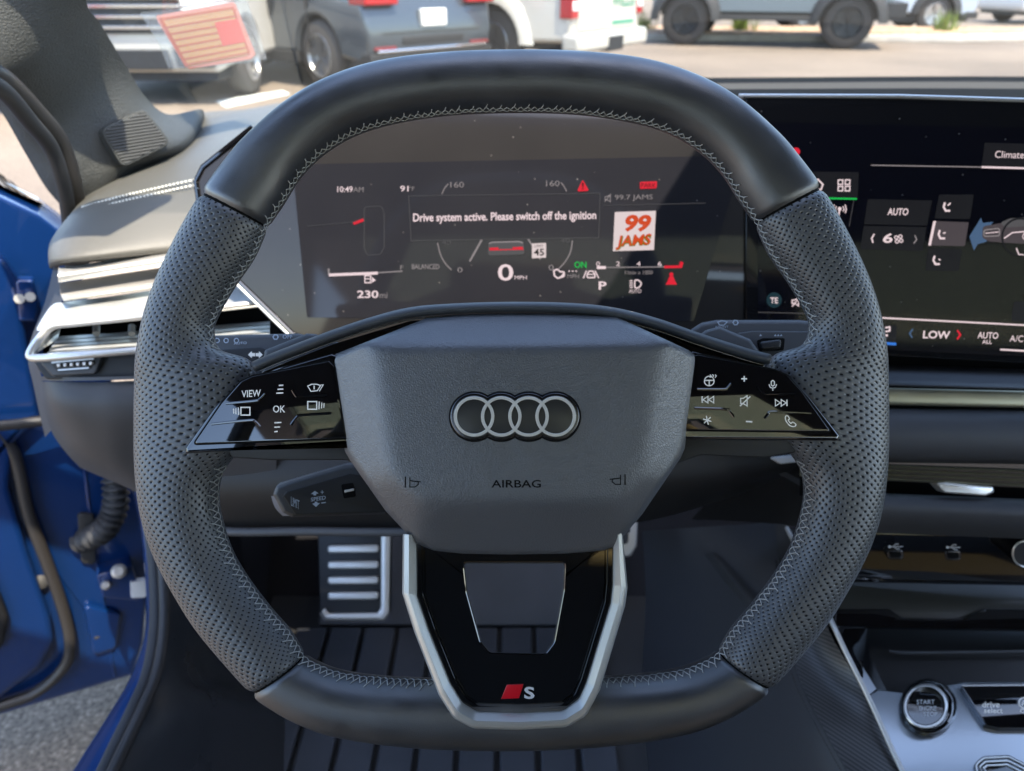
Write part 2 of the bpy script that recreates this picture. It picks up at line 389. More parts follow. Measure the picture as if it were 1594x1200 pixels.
# ---------------------------------------------------------------- parked vehicles
def paint(name, c, metal=0.0): return mat(name, c, .32, metal=metal, coat=.8, coat_r=.05)
VM = {'glass': mat('car_window', (.012, .014, .016), .06, spec=.7), 'tyre': mat('tyre_rubber', (.055, .05, .045), .85), 'alloy': mat('alloy_wheel', (.42, .42, .42), .35, metal=.9), 'alloyd': mat('dark_wheel', (.05, .05, .05), .4, metal=.6),
      'trim': mat('black_trim', (.02, .02, .02), .6), 'chrome': mat('chrome', (.75, .75, .75), .12, metal=1.0), 'tail': mat('tail_lamp', (.34, .004, .010), .15, coat=.6), 'taild': mat('dark_reflector', (.16, .02, .02), .3), 'lamp': mat('head_lamp', (.75, .75, .75), .1, spec=.8), 'amber': mat('amber_marker', (.8, .22, .02), .3), 'plate': mat('number_plate', (.75, .74, .68), .5), 'green': mat('green_lettering', (.01, .22, .12), .5)}
def vehicle(name, label, pos, heading, prof, m, wheels, rad, hw, win, arch=1.13, alloy='alloy', group=None, flare=None):
    """prof: (x from the tail, z, half width) along tail, roof, nose; side windows win: list of (x, z) polygons"""
    h = Vector((math.cos(heading), math.sin(heading), 0)); l = Vector((-h.y, h.x, 0)); P0 = Vector((pos[0], pos[1], 0))
    T = lambda x, y, z: P0 + h * x + l * y + Vector((0, 0, z))
    root = thing(name, label, 'car' if 'pickup' not in name else 'pickup truck', P0)
    pts = list(prof); zb = prof[-1][1]
    low = []
    for wx in sorted(wheels, reverse=True):
        R_ = rad * arch
        low += [(wx + R_ * math.cos(t), max(rad + R_ * math.sin(t), zb), hw) for t in [math.pi * k / 12 for k in range(13)]]
    L = pts + low
    g = MB(); n = len(L)
    left = [T(x, w_, z) for x, z, w_ in L]; right = [T(x, -w_, z) for x, z, w_ in L]
    g.v = left + right; g.f = [tuple(range(n)), tuple(range(n, 2 * n))[::-1]] + [(i, (i + 1) % n, n + (i + 1) % n, n + i) for i in range(n)]
    bd = g.build('body_shell', m, root, smooth=40, mod=.05)
    u = MB(); x0 = min(p[0] for p in prof); x1 = max(p[0] for p in prof)
    u.ring_stack([[T(x0 + .15, s * (hw - .12), z) for s in (-1, 1)] + [T(x1 - .15, s * (hw - .12), z) for s in (1, -1)] for z in (zb - .08, zb + .45)]); u.build('underbody', VM['trim'], root, smooth=None)
    def hwz(x, z):
        c = [(abs(p[0] - x) * .15 + abs(p[1] - z), p[2]) for p in prof]; c.sort(); (d0, a0), (d1, a1) = c[0], c[1]; return (a0 * d1 + a1 * d0) / max(d0 + d1, 1e-6)
    for poly_ in win:
        for s in (1, -1):
            g = MB(); zs = [z for x, z in poly_]; 
            g.ring_stack([[T(x, s * (hw * (1 - .22 * max(0, (z - win_base(prof)) / .6)) + o), z) for x, z in poly_] for o in (-.06, .012)]); g.build('side_window', VM['glass'], root, smooth=None)
    for wx in wheels:
        for s in (1, -1):
            yc = s * (hw - .12)
            g = MB(); prof_w = [(.55, -.10), (.90, -.11), (.99, -.08), (1.0, 0), (.99, .08), (.90, .11), (.62, .115), (.60, .06)]
            K = 36; rows = [[T(wx + rad * r * math.cos(2 * math.pi * k / K), yc + s * y, rad + rad * r * math.sin(2 * math.pi * k / K)) for k in range(K + 1)] for r, y in prof_w]; g.grid(rows); w_ = g.build('wheel', VM['tyre'], root, smooth=50)
            g = MB(); g.grid([[T(wx + rad * r * math.cos(2 * math.pi * k / K), yc + s * y, rad + rad * r * math.sin(2 * math.pi * k / K)) for k in range(K + 1)] for r, y in ((.63, .112), (.60, .118), (.57, .09), (.55, .04), (.05, .03))])
            for k in range(5):
                an = 2 * math.pi * k / 5 + .3
                for dd in (-.12, .12):
                    e = lambda r, y, t: T(wx + rad * r * math.cos(an + t), yc + s * y, rad + rad * r * math.sin(an + t))
                    g.ring_stack([[e(.10, .07, dd * 2 - .25), e(.10, .07, dd * 2 + .25), e(.58, .10, dd + .07), e(.58, .10, dd - .07)], [e(.10, .095, dd * 2 - .25), e(.10, .095, dd * 2 + .25), e(.58, .115, dd + .07), e(.58, .115, dd - .07)]])
            g.build('rim', VM[alloy], w_, smooth=40)
            if flare:
                g = MB(); R_ = rad * arch
                g.grid([[T(wx + r * math.cos(t), s * y, rad + r * math.sin(t)) for t in [math.pi * (k / 16) for k in range(17)]] for r, y in ((R_ - .01, hw - .06), (R_ - .02, hw + flare), (R_ + .10, hw + flare * .8), (R_ + .15, hw - .02))]); g.build('wheel_arch', VM['trim'] if flare > .06 else m, root, smooth=60)
    return root, T
def win_base(prof): return 1.02
def tb(root, T, name, m, x0, x1, y0, y1, z0, z1, mod=.012):
    g = MB(); g.ring_stack([[T(x0, y0, z), T(x1, y0, z), T(x1, y1, z), T(x0, y1, z)] for z in (z0, z1)]); return g.build(name, m, root, smooth=40, mod=mod)
suv = [(.06, .30, .88), (-.02, .42, .90), (-.03, .62, .92), (.02, .90, .93), (.14, 1.05, .92), (.46, 1.52, .74), (.75, 1.64, .70), (1.9, 1.69, .70), (2.75, 1.60, .70), (3.45, 1.10, .88), (4.35, .98, .88), (4.58, .84, .88), (4.64, .55, .88), (4.58, .30, .86)]
sw = [[(.75, 1.08), (1.05, 1.50), (1.75, 1.55), (1.75, 1.06)], [(1.83, 1.06), (1.83, 1.55), (2.65, 1.49), (3.2, 1.10)]]
# grey hatch-tailed SUV, seen from its left rear
gr_, T = vehicle('compact_suv', 'blue-grey SUV with red tail lamps, seen from its rear left corner over the wheel', (-.89, 8.98), R(137), suv, paint('slate_blue_paint', (.055, .068, .08), .4), (.88, 3.72), .36, .93, sw)
for s in (1, -1):
    tb(gr_, T, 'tail_lamp', VM['tail'], -.06, .22, s * .50, s * .935, .88, 1.08)
    tb(gr_, T, 'reflector', VM['taild'], -.05, .02, s * .55, s * .84, .45, .485)
tb(gr_, T, 'number_plate', VM['plate'], -.055, .0, -.18, .18, .66, .83); tb(gr_, T, 'bumper_trim', VM['trim'], -.045, .3, -.9, .9, .28, .42); tb(gr_, T, 'bumper_trim', VM['chrome'], -.055, .05, -.8, .8, .425, .455)
g = MB(); g.ring_stack([[T(.155 + o, -.78, 1.10), T(.155 + o, .78, 1.10), T(.425 + o, .64, 1.47), T(.425 + o, -.64, 1.47)] for o in (-.03, .03)]); g.build('rear_window', VM['glass'], gr_, smooth=None)
tb(gr_, T, 'sill_trim', VM['trim'], 1.3, 3.3, .86, .945, .26, .38); tb(gr_, T, 'exhaust', VM['chrome'], -.05, .1, .5, .66, .30, .36)
tb(gr_, T, 'tailgate_gap', VM['trim'], -.036, .0, -.72, .72, .605, .618, .002); tb(gr_, T, 'bumper_recess', VM['trim'], -.04, .0, -.45, .45, .50, .57)
for xx in (1.02, 1.80, 2.9): tb(gr_, T, 'door_gap', VM['trim'], xx, xx + .012, .90, .936, .42, 1.0, .002)
# white SUV facing us
wh, T = vehicle('white_suv', 'white SUV with dark chrome-barred grille facing us behind the permit card', (-3.75, 12.35), R(-90), suv, paint('white_paint', (.48, .46, .42)), (.88, 3.72), .36, .93, sw)
tb(wh, T, 'grille', VM['trim'], 4.40, 4.66, -.62, .62, .66, .98)
for z in (.70, .79, .88, .955): tb(wh, T, 'grille_bar', VM['chrome'], 4.45, 4.69, -.62, .62, z, z + .028, .004)
for s in (1, -1):
    tb(wh, T, 'head_lamp', VM['lamp'], 4.2, 4.62, s * .60, s * .92, .80, .95); tb(wh, T, 'fog_lamp_recess', VM['trim'], 4.4, 4.65, s * .48, s * .84, .36, .52); tb(wh, T, 'fog_lamp_trim', VM['chrome'], 4.4, 4.67, s * .46, s * .86, .52, .55, .004)
tb(wh, T, 'lower_grille', VM['trim'], 4.4, 4.66, -.42, .42, .34, .52)
# white pickup
pk = [(.02, .44, .92), (-.02, .52, .93), (-.02, 1.0, .94), (.0, 1.32, .94), (1.85, 1.36, .94), (2.0, 1.90, .74), (2.3, 1.97, .72), (3.25, 1.93, .72), (3.85, 1.36, .92), (5.1, 1.24, .92), (5.4, 1.05, .92), (5.46, .52, .92), (5.3, .42, .90)]
pw = [[(2.1, 1.38), (2.12, 1.85), (2.75, 1.86), (2.75, 1.38)], [(2.82, 1.38), (2.82, 1.86), (3.2, 1.84), (3.68, 1.40)]]
pu, T = vehicle('white_pickup', 'white pickup truck with green lettering on its tailgate, seen from its rear left corner', (1.19, 10.28), R(146), pk, paint('cream_white_paint', (.48, .455, .395)), (1.12, 4.5), .40, .95, pw, arch=1.2, flare=.05)
tb(pu, T, 'tailgate', paint('tailgate_paint', (.48, .455, .395)), -.045, .05, -.78, .78, .56, 1.33, .02)
tb(pu, T, 'rear_bumper', paint('bumper_paint', (.46, .44, .385)), -.16, .1, -.95, .95, .33, .54, .05); tb(pu, T, 'bumper_step', VM['trim'], -.17, .0, -.20, .20, .31, .48)
for s in (1, -1): tb(pu, T, 'tail_lamp', VM['tail'], -.05, .12, s * .79, s * .955, .70, 1.22); tb(pu, T, 'reverse_lamp', VM['lamp'], -.058, .1, s * .80, s * .94, .78, .88)
tb(pu, T, 'tailgate_handle', VM['trim'], -.06, 0, -.2, .1, 1.16, 1.25)
class TS_: pass
def tailtext(body_, y0, y1, z0, z1):
    vs_, fs_ = glyphs(body_, .01); xs = [p[0] for p in vs_]; ys = [p[1] for p in vs_]; ax, bx, ay, by = min(xs), max(xs), min(ys), max(ys)
    g = MB(); g.add([T(-.052, y0 + (y1 - y0) * (x - ax) / (bx - ax), z0 + (z1 - z0) * (y - ay) / (by - ay)) for x, y in vs_], fs_); g.build('tailgate_lettering', VM['green'], pu, smooth=None)
tailtext('WILLIS', -.05, -.68, .80, .96); tb(pu, T, 'tailgate_stripe', VM['green'], -.05, -.03, -.70, -.08, .60, .64, .003)
# grey off-roader in profile
jp = [(.05, .55, .80), (.0, .62, .82), (.0, 1.15, .82), (.06, 1.86, .74), (.3, 1.92, .72), (2.35, 1.92, .72), (2.75, 1.32, .78), (3.95, 1.22, .70), (4.06, 1.12, .68), (4.08, .72, .68), (3.9, .58, .68)]
jw = [[(.15, 1.26), (.2, 1.78), (.85, 1.80), (.85, 1.26)], [(.95, 1.26), (.95, 1.80), (1.6, 1.80), (1.6, 1.26)], [(1.7, 1.26), (1.7, 1.80), (2.25, 1.78), (2.58, 1.28)]]
hd = math.atan2(14.1 - 15.0, 5.8 - 3.2)
jx, jy = 3.2 - .62 * math.cos(hd) - .8 * math.sin(hd), 15.0 - .62 * math.sin(hd) + .8 * math.cos(hd)
je, T = vehicle('off_road_car', 'grey boxy off-roader with black wheel arches parked side-on by the planting island', (jx, jy), hd, jp, paint('grey_green_paint', (.065, .075, .074)), (.62, 3.40), .425, .86, jw, arch=1.18, alloy='alloyd', flare=.14)
tb(je, T, 'front_bumper', VM['trim'], 4.0, 4.30, -.85, .85, .52, .74); tb(je, T, 'bumper_lamp', VM['lamp'], 4.2, 4.32, -.60, -.42, .58, .70); tb(je, T, 'bumper_lamp', VM['lamp'], 4.2, 4.32, .42, .60, .58, .70)
for s in (1, -1): tb(je, T, 'side_marker', VM['amber'], 3.75, 3.95, s * .70, s * .90, .92, .99); tb(je, T, 'head_lamp', VM['lamp'], 4.02, 4.12, s * .34, s * .54, .90, 1.10)
for k in range(7): tb(je, T, 'grille_slot', VM['trim'], 4.05, 4.10, -.25 + k * .08, -.21 + k * .08, .82, 1.12, .004)
tb(je, T, 'side_step', VM['trim'], 1.1, 2.9, -.92, -.72, .44, .52); tb(je, T, 'spare_wheel_cover', VM['trim'], -.22, .0, -.35, .35, .85, 1.5, .1)
for xx in (.92, 1.66, 2.62): tb(je, T, 'door_gap', VM['trim'], xx, xx + .012, -.825, -.80, .62, 1.22, .002)
# grey SUV beyond, and two far cars
a2, T = vehicle('grey_suv', 'pale grey SUV facing right beyond the off-roader, headlamp at the top of the windscreen view', (6.0, 19.8), R(-6), suv, paint('silver_grey_paint', (.30, .31, .32), .4), (.88, 3.72), .37, .93, sw, flare=.065)
for s in (1, -1): tb(a2, T, 'head_lamp', VM['lamp'], 4.2, 4.62, s * .55, s * .92, .80, .96); tb(a2, T, 'tail_lamp', VM['tail'], -.05, .2, s * .5, s * .935, .95, 1.1)
tb(a2, T, 'grille', VM['trim'], 4.45, 4.66, -.5, .5, .62, .92); tb(a2, T, 'bumper_trim', VM['trim'], 4.3, 4.66, -.9, .9, .28, .42)
a3, T = vehicle('white_suv', 'white SUV parked farthest right, mostly beyond the view', (13.2, 22.2), R(8), suv, paint('far_white_paint', (.68, .68, .67)), (.88, 3.72), .36, .93, sw)
for s in (1, -1): tb(a3, T, 'tail_lamp', VM['tail'], -.05, .2, s * .5, s * .935, .95, 1.1)
sd_p = [(.06, .30, .86), (-.02, .45, .88), (.0, .85, .90), (.1, 1.0, .88), (.75, 1.06, .84), (1.35, 1.42, .66), (2.4, 1.44, .66), (3.2, 1.02, .84), (4.3, .86, .84), (4.6, .62, .85), (4.56, .28, .84)]
dw = [[(1.0, 1.04), (1.45, 1.36), (1.95, 1.38), (1.95, 1.04)], [(2.02, 1.04), (2.02, 1.38), (2.4, 1.37), (2.95, 1.04)]]
a4, T = vehicle('saloon_car', 'taupe saloon car seen low through the open door gap beside the pillar', (-4.75, 6.6), R(176), sd_p, paint('taupe_paint', (.30, .26, .23), .2), (.95, 3.65), .34, .90, dw)
for s in (1, -1): tb(a4, T, 'tail_lamp', VM['tail'], -.04, .15, s * .45, s * .90, .72, .88)
tb(a4, T, 'number_plate', VM['plate'], -.05, .0, -.18, .18, .60, .74)
# ---------------------------------------------------------------- our own car: body, windscreen, pillar, sill
body = thing('blue_car', 'blue car body around the driver: roof, windscreen, grey windscreen pillar, door seal and sill', 'car body', (0, 0, 0))
V = Vector
# roof: steel skin with a headliner below, unseen front edge shaped to shade the wheel and part of the display
roof_out = [(-.50, -.39), (-.52, .22), (-.47, .29), (-.38, .315), (.05, .325), (.235, .335), (.26, .39), (.305, .50), (.36, .55), (.60, .56), (.95, .50), (1.18, .36), (1.22, -.39)]
crown = lambda x: -.02 * ((x - .36) / .8) ** 2
mb = MB(); mb.slab([V((x, y, 1.395 + crown(x))) for x, y in roof_out], V((0, 0, .035)))
for q in (((-.50, -1.7), (-.36, -1.7), (-.36, -.39), (-.50, -.39)), ((1.08, -1.7), (1.22, -1.7), (1.22, -.39), (1.08, -.39)), ((-.36, -1.7), (1.08, -1.7), (1.08, -1.35), (-.36, -1.35))): mb.slab([V((x, y, 1.395 + crown(x))) for x, y in q], V((0, 0, .035)))
mb.build('roof', M['blue'], body, smooth=None)
mb = MB(); mb.slab([V((x, y, 1.372 + crown(x))) for x, y in inset(roof_out, .01)], V((0, 0, .018))); mb.build('headliner', mat('headliner_cloth', (.03, .03, .03), .9), body, smooth=None)
mb = MB(); mb.slab([V((x, y, 1.40)) for x, y in ((-.36, -1.35), (1.08, -1.35), (1.08, -.39), (-.36, -.39))], V((0, 0, .005))); mb.build('sunroof', glass_mat('tinted_roof_glass', (.80, .72, .50), .6), body, smooth=None)
mb = MB(); mb.slab([V((-.47, .44, 1.365)), V((-.215, .46, 1.365)), V((-.215, .56, 1.275)), V((-.47, .54, 1.275))], V((0, -.012, -.008))); mb.build('added_shade_board', mat('shade_board_cloth', (.05, .05, .05), .9), body, smooth=None, mod=.004)  # unseen board, added to keep sun off the left end of the dash
# windscreen
base = cr([(-.48, .90, .94), (-.40, 1.02, .965), (0, 1.18, .975), (.37, 1.22, .98), (.8, 1.17, .975), (1.15, .97, .95)], 6)
top = cr([(-.50, .36, 1.375), (-.40, .42, 1.38), (-.1, .50, 1.385), (.37, .58, 1.39), (.85, .52, 1.385), (1.2, .36, 1.375)], 6)
mb = MB(); rows = []
for k in range(9):
    t = k / 8; rows.append([V(a).lerp(V(b), t) + V((0, .03, .03)) * math.sin(math.pi * t) for a, b in zip(base, top)])
mb.grid(rows); wsh = mb.build('windscreen', glass_mat('windscreen_glass', (.95, .97, .955), .22, .002), body, smooth=80)
# windscreen pillar trim: stations from the roof down to the dash, (windscreen edge -> door edge)
st = [
 [(132, -330, .50), (60, -330, .49), (-60, -320, .49), (-160, -300, .50), (-200, -270, .53)],
 [(128, -140, .575), (60, -140, .565), (-40, -140, .56), (-120, -120, .57), (-160, -90, .60)],
 [(134, 0, .64), (95, 20, .625), (30, 60, .61), (-30, 100, .61), (-60, 120, .64)],
 [(156, 36, .67), (115, 70, .655), (60, 115, .64), (15, 150, .645), (-5, 165, .67)],
 [(197, 104, .725), (160, 130, .705), (105, 180, .69), (60, 220, .69), (38, 236, .71)],
 [(226, 150, .765), (205, 190, .735), (150, 235, .715), (95, 272, .71), (70, 290, .735)],
 [(262, 178, .82), (262, 222, .765), (194, 258, .735), (130, 300, .725), (96, 322, .75)],
 [(313, 170, .93), (286, 228, .80), (200, 274, .755), (150, 330, .745), (112, 350, .77)],
 [(318, 186, .95), (290, 240, .84), (205, 290, .79), (160, 350, .78), (120, 372, .80)]]
mb = MB(); mb.loft(st, 6, 6, thick=.02); pil = mb.build('pillar_trim', M['pillar'], body, smooth=60)
gs_pts = [(161, 203), (222, 174), (261, 222), (193, 256)]
gs_big = [(206 + (x - 206) * 1.14, 214 + (y - 214) * 1.14) for x, y in gs_pts]
GP = Surf(PD(206, 214, .733), (PD(262, 222, .765) - PD(150, 235, .715)).cross(PD(194, 258, .735) - PD(205, 190, .735)))
if GP.n.dot(CAM - GP.pt) < 0: GP.n = -GP.n
gm = N('speaker_grille'); gm.b.inputs['Base Color'].default_value = (.07, .072, .07, 1); gm.b.inputs['Roughness'].default_value = .55
tc = gm.n('TexCoord'); wv = gm.n('TexWave', Scale=110.0); wv.bands_direction = 'Z'; gm.l(tc.outputs['Object'], wv.inputs['Vector'])
bp = gm.n('Bump', Strength=1.0, Distance=.003); gm.l(wv.outputs[0], bp.inputs['Height']); gm.l(bp.outputs[0], gm.b.inputs['Normal'])
gr = MB().prism(rnd(gs_big, 14), GP, .0075, .02, bev=2).build('speaker_grille', M['pillar'], pil)
MB().prism(inset(rnd(gs_big, 14), 4), GP, .0082, .003, bev=1).build('grille_mesh', gm.m, pil)
# door aperture seals
def path3(pts, n=6): return [PD(*p) for p in cr(pts, n)]
mb = MB(); mb.tube(path3([(-150, 40, .48), (-60, 105, .53), (0, 137, .56), (47, 190, .61), (79, 230, .65), (98, 285, .68), (108, 345, .72), (112, 420, .80)]), .007, 10); mb.build('aperture_seal', M['rubber'], body, smooth=60)
mb = MB(); mb.tube(path3([(-150, 20, .50), (-60, 90, .55), (0, 120, .58), (54, 174, .63), (92, 222, .67), (112, 285, .70), (122, 345, .74), (126, 420, .82)]), .009, 10); mb.build('aperture_seal', M['seal'], body, smooth=60)
sp_ = [(205, 690, .92), (222, 750, .91), (236, 830, .90), (243, 910, .87), (243, 980, .83), (231, 1050, .78), (206, 1110, .73), (180, 1165, .69), (150, 1230, .64), (120, 1300, .60)]
mb = MB(); mb.tube(path3(sp_), .008, 10); mb.build('sill_seal', M['rubber'], body, smooth=60)
mb = MB(); mb.tube(path3([(x + 12, y + 2, d - .012) for x, y, d in sp_]), .006, 10); mb.build('sill_seal', M['seal'], body, smooth=60)
mb = MB(); mb.loft([[(x - 3, y, d + .005), (x - 12, y + 2, d + .004), (x - (16 + max(0, (y - 980) * .16)), y + 4, d + .02), (x - (18 + max(0, (y - 980) * .17)), y + 8, d + .09)] for x, y, d in sp_], 3, 4, thick=.004); mb.build('sill_flange', M['blue'], body, smooth=60)
# sill and kick trim inside the seal
mb = MB(); mb.loft([
 [(228, 740, .90), (262, 742, .93), (300, 770, 1.00), (345, 822, 1.08)],
 [(246, 830, .88), (280, 835, .92), (330, 860, 1.02), (380, 880, 1.12)],
 [(254, 930, .85), (285, 940, .90), (345, 960, 1.02), (420, 985, 1.12)],
 [(250, 1010, .80), (282, 1030, .85), (340, 1052, .96), (440, 1075, 1.05)],
 [(237, 1068, .765), (275, 1083, .79), (338, 1090, .87), (450, 1110, 1.0)],
 [(216, 1115, .725), (262, 1130, .745), (340, 1160, .84), (460, 1180, .95)],
 [(188, 1170, .68), (230, 1200, .70), (320, 1240, .78), (460, 1270, .88)],
 [(150, 1250, .62), (200, 1290, .64), (300, 1320, .72), (450, 1350, .80)]], 5, 5, thick=.01); mb.build('sill_trim', M['sillp'], body, smooth=60)
# floor pan, toe board and side walls that close the footwell
mb = MB(); mb.box((.44, .30, .245), 1.72, 1.5, .03); mb.build('floor_pan', M['footwell'], body, smooth=None)
mb = MB(); mb.slab([V((-.42, .86, .26)), V((1.3, .86, .26)), V((1.3, 1.18, .62)), V((-.42, 1.18, .62))], V((0, .03, .0))); mb.build('toe_board', M['footwell'], body, smooth=None)
mb = MB(); mb.slab([V((-.42, 1.17, .58)), V((1.3, 1.17, .58)), V((1.3, 1.22, .95)), V((-.42, 1.1, .93))], V((0, .03, 0))); mb.build('bulkhead', M['black'], body, smooth=None)
mb = MB(); mb.slab([PD(250, 745, .98), PD(320, 770, 1.08), V((-.36, 1.1, .50)), V((-.36, 1.15, .9)), V((-.44, .95, .9))], V((-.015, 0, 0))); mb.build('kick_panel', M['plastic_dark'], body, smooth=None)
mb = MB(); mb.slab([V((1.25, -.5, .25)), V((1.25, 1.2, .25)), V((1.25, 1.2, .95)), V((1.25, -.5, .95))], V((.04, 0, 0))); mb.build('passenger_door_panel', M['plastic_dark'], body, smooth=None)
mb = MB(); mb.slab([V((-.40, .78, .24)), V((-.40, 1.22, .24)), V((-.40, 1.22, .94)), V((-.40, .90, .94)), V((-.40, .86, .60))], V((-.02, 0, 0))); mb.build('footwell_side', M['footwell'], body, smooth=None)
# rear of the cabin: seats, rear wall, side walls with window openings (behind the camera)
mb = MB(); mb.ring_stack([[V((x, y, z)) for x, y in ((-.29, -.30 - o), (.29, -.30 - o), (.27, -.46 - o), (-.27, -.46 - o))] for z, o in ((.45, -.05), (1.00, .12), (1.14, .16))]); mb.box((0, -.05, .42), .54, .52, .16); mb.build('driver_seat', M['plastic_dark'], body, smooth=40, mod=.04)
mb = MB(); mb.box((0, -.52, 1.22), .30, .10, .24); mb.build('head_restraint', M['plastic_dark'], body, smooth=40, mod=.04)
mb = MB(); mb.ring_stack([[V((x + .74, y, z)) for x, y in ((-.27, -.30 - o), (.27, -.30 - o), (.27, -.46 - o), (-.27, -.46 - o))] for z, o in ((.45, -.05), (.95, .12), (1.05, .16))]); mb.box((.74, -.05, .42), .54, .52, .16); mb.build('passenger_seat', M['plastic_dark'], body, smooth=40, mod=.04)
mb = MB(); mb.box((.36, -1.5, .75), 1.7, .12, 1.0); mb.build('rear_seat', M['plastic_dark'], body, smooth=40, mod=.05)
mb = MB(); mb.box((-.50, -.95, .62), .08, 1.0, .75); mb.box((-.50, -.46, 1.18), .06, .12, .42); mb.build('rear_door_panel', M['plastic_dark'], body, smooth=40, mod=.02)
# bonnet beyond the glass
mb = MB(); mb.loft([[V((x, y, z - .10 * (x - .37) ** 2)) for x in (-.45, -.1, .37, .8, 1.2)] for y, z in ((1.16, .94), (1.6, .90), (2.1, .84), (2.35, .72))], 4, 4); mb.build('bonnet', M['blue'], body, smooth=80)

# ---------------------------------------------------------------- open door
DPL = Surf(V((-.60, .86, .8)), V((.5, -.87, .0)))
door = thing('driver_door', 'open blue front door seen beyond the dashboard end, with black rubber seal', 'car door', DPL.p(215, 1000))
dp = rnd([(-420, 190), (-120, 258), (0, 305), (60, 333), (112, 372), (150, 520), (218, 730), (230, 900), (222, 1000), (206, 1050), (0, 1112), (-420, 1240)], [5, 20, 10, 10, 25, 20, 20, 20, 20, 8, 5, 5])
MB().prism(dp, DPL, 0, .09, bev=8, k=4).build('door_frame', M['blue'], door, smooth=50)
MB().prism(rnd([(-420, 330), (-60, 385), (6, 404), (26, 432), (40, 520), (62, 650), (20, 690), (14, 760), (40, 850), (78, 960), (84, 1000), (60, 1040), (0, 1085), (-420, 1210)], [2, 20, 14, 14, 20, 10, 10, 10, 20, 20, 20, 20, 10, 2]), DPL, .022, .03, bev=12, k=5).build('inner_panel', M['blue'], door, smooth=50)
MB().prism(rnd([(-420, 520), (-10, 900), (14, 960), (4, 1010), (-420, 1100)], 20), DPL, .034, .02, bev=8, k=4).build('door_card', M['plastic_dark'], door, smooth=50)
mb = MB(); mb.tube([DPL.p(x, y, .014) for x, y in cr([(-30, 640), (12, 690), (28, 725), (45, 800), (75, 880), (99, 950), (109, 1000), (101, 1036), (60, 1075), (0, 1113 - 14), (-200, 1160)], 6)], .0085, 10); mb.build('door_seal', M['seal'], door, smooth=60)
mb = MB(); mb.tube([DPL.p(-60, 668, .045), DPL.p(30, 660, .045), DPL.p(85, 652, .04), DPL.p(180, 650, .10)], .007, 10); mb.build('door_check', M['seal'], door, smooth=60)
MB().prism(rnd([(24, 436), (52, 436), (60, 470), (55, 500), (30, 500)], 6), DPL, .026, .02, bev=4).build('latch_plate', M['blue'], door)
for x, y in ((30, 465), (47, 462)):
    mb = MB(); mb.tube([DPL.p(x, y, .02), DPL.p(x, y, .036)], .006, 8); mb.build('bolt', M['alu'], door)
mb = MB(); pts = [DPL.p(x, y, o) for x, y, o in cr([(172, 715, .03), (180, 755, .045), (178, 795, .05), (160, 826, .045), (128, 842, .0)], 10)]
rads = [.0135 + .0035 * math.sin(i * 1.55) for i in range(len(pts))]
P2 = [V(p) for p in cr(pts, 3)]; r2 = [.0150 + .0035 * math.cos(2 * math.pi * i / 8.0) for i in range(len(P2))]
mb.tube(P2, r2, 14); mb.build('wiring_boot', M['rubber'], door, smooth=70)
MB().prism(rnd([(120, 800), (146, 800), (150, 880), (126, 876)], 8), DPL, .008, .01, bev=3).build('boot_collar', M['rubber'], door)
h = MB(); h.prism(rnd([(150, 895), (205, 880), (214, 905), (216, 935), (160, 930)], 5), DPL, .03, .03, bev=4); hg = h.build('hinge', M['blue'], door)
for x, y, r in ((185, 889, .011), (165, 911, .007)):
    mb = MB(); mb.tube([DPL.p(x, y, .02), DPL.p(x, y, .040), DPL.p(x, y, .044)], [r, r, r * .6], 12); mb.build('hinge_bolt', M['alu'], hg)
MB().prism(rnd([(203, 906), (226, 904), (226, 930), (204, 931)], 3), DPL, .034, .01, bev=1).build('hinge_sticker', M['whiteprint'], hg)
for x, y, r in ((150, 985, .010), (62, 905, .012), (118, 700, .009)): 
    mb = MB(); mb.tube([DPL.p(x, y, -.002), DPL.p(x, y, .004), DPL.p(x, y, .006)], [r, r, r * .7], 16); mb.build('drain_plug', M['rubber'], door, smooth=40)
mb = MB(); mb.tube([DPL.p(x, y, .0) for x, y in cr([(128, 690, 0)[:2], (140, 800), (165, 960), (178, 1052)], 6)], .0022, 6); mb.build('seam_sealer', M['blue'], door, smooth=60)
MB().prism(rnd([(128, 940), (190, 955), (180, 1010), (146, 1022)], 10), DPL, .010, .012, bev=5, k=4).build('pressing', M['blue'], door, smooth=50)
mb = MB(); mb.loft([[DPL.p(-420, 150, -.03), DPL.p(-120, 232, -.03), DPL.p(10, 292, -.03), DPL.p(70, 318, -.03)], [DPL.p(-420, 100, -.16), DPL.p(-120, 190, -.16), DPL.p(0, 270, -.16), DPL.p(60, 310, -.13)]], 4, 3, thick=.02); mb.build('mirror_shell', M['gloss'], door, smooth=60)

# ---------------------------------------------------------------- dashboard
dash = thing('dashboard', 'grey and black dashboard with silver air vent and metal trim strips, behind the wheel', 'dashboard', PD(800, 500, .66))
mb = MB(); mb.loft([
 [(262, 200, .96), (313, 176, .97), (380, 170, .98), (460, 156, 1.02), (600, 140, 1.06)],
 [(200, 262, .84), (250, 240, .86), (330, 205, .88), (430, 185, .90), (560, 168, .93)],
 [(135, 300, .76), (190, 276, .74), (300, 245, .76), (410, 215, .78), (540, 190, .80)],
 [(112, 328, .72), (140, 322, .665), (310, 284, .70), (420, 262, .72), (540, 240, .74)],
 [(86, 375, .70), (98, 368, .630), (290, 332, .665), (420, 312, .69), (540, 300, .71)],
 [(82, 412, .70), (92, 405, .610), (268, 388, .645), (420, 372, .67), (540, 360, .69)],
 [(84, 420, .74), (95, 414, .640), (268, 396, .67), (420, 382, .70), (540, 370, .72)]], 6, 6); mb.build('dash_top_pad', M['dash'], dash, smooth=70)
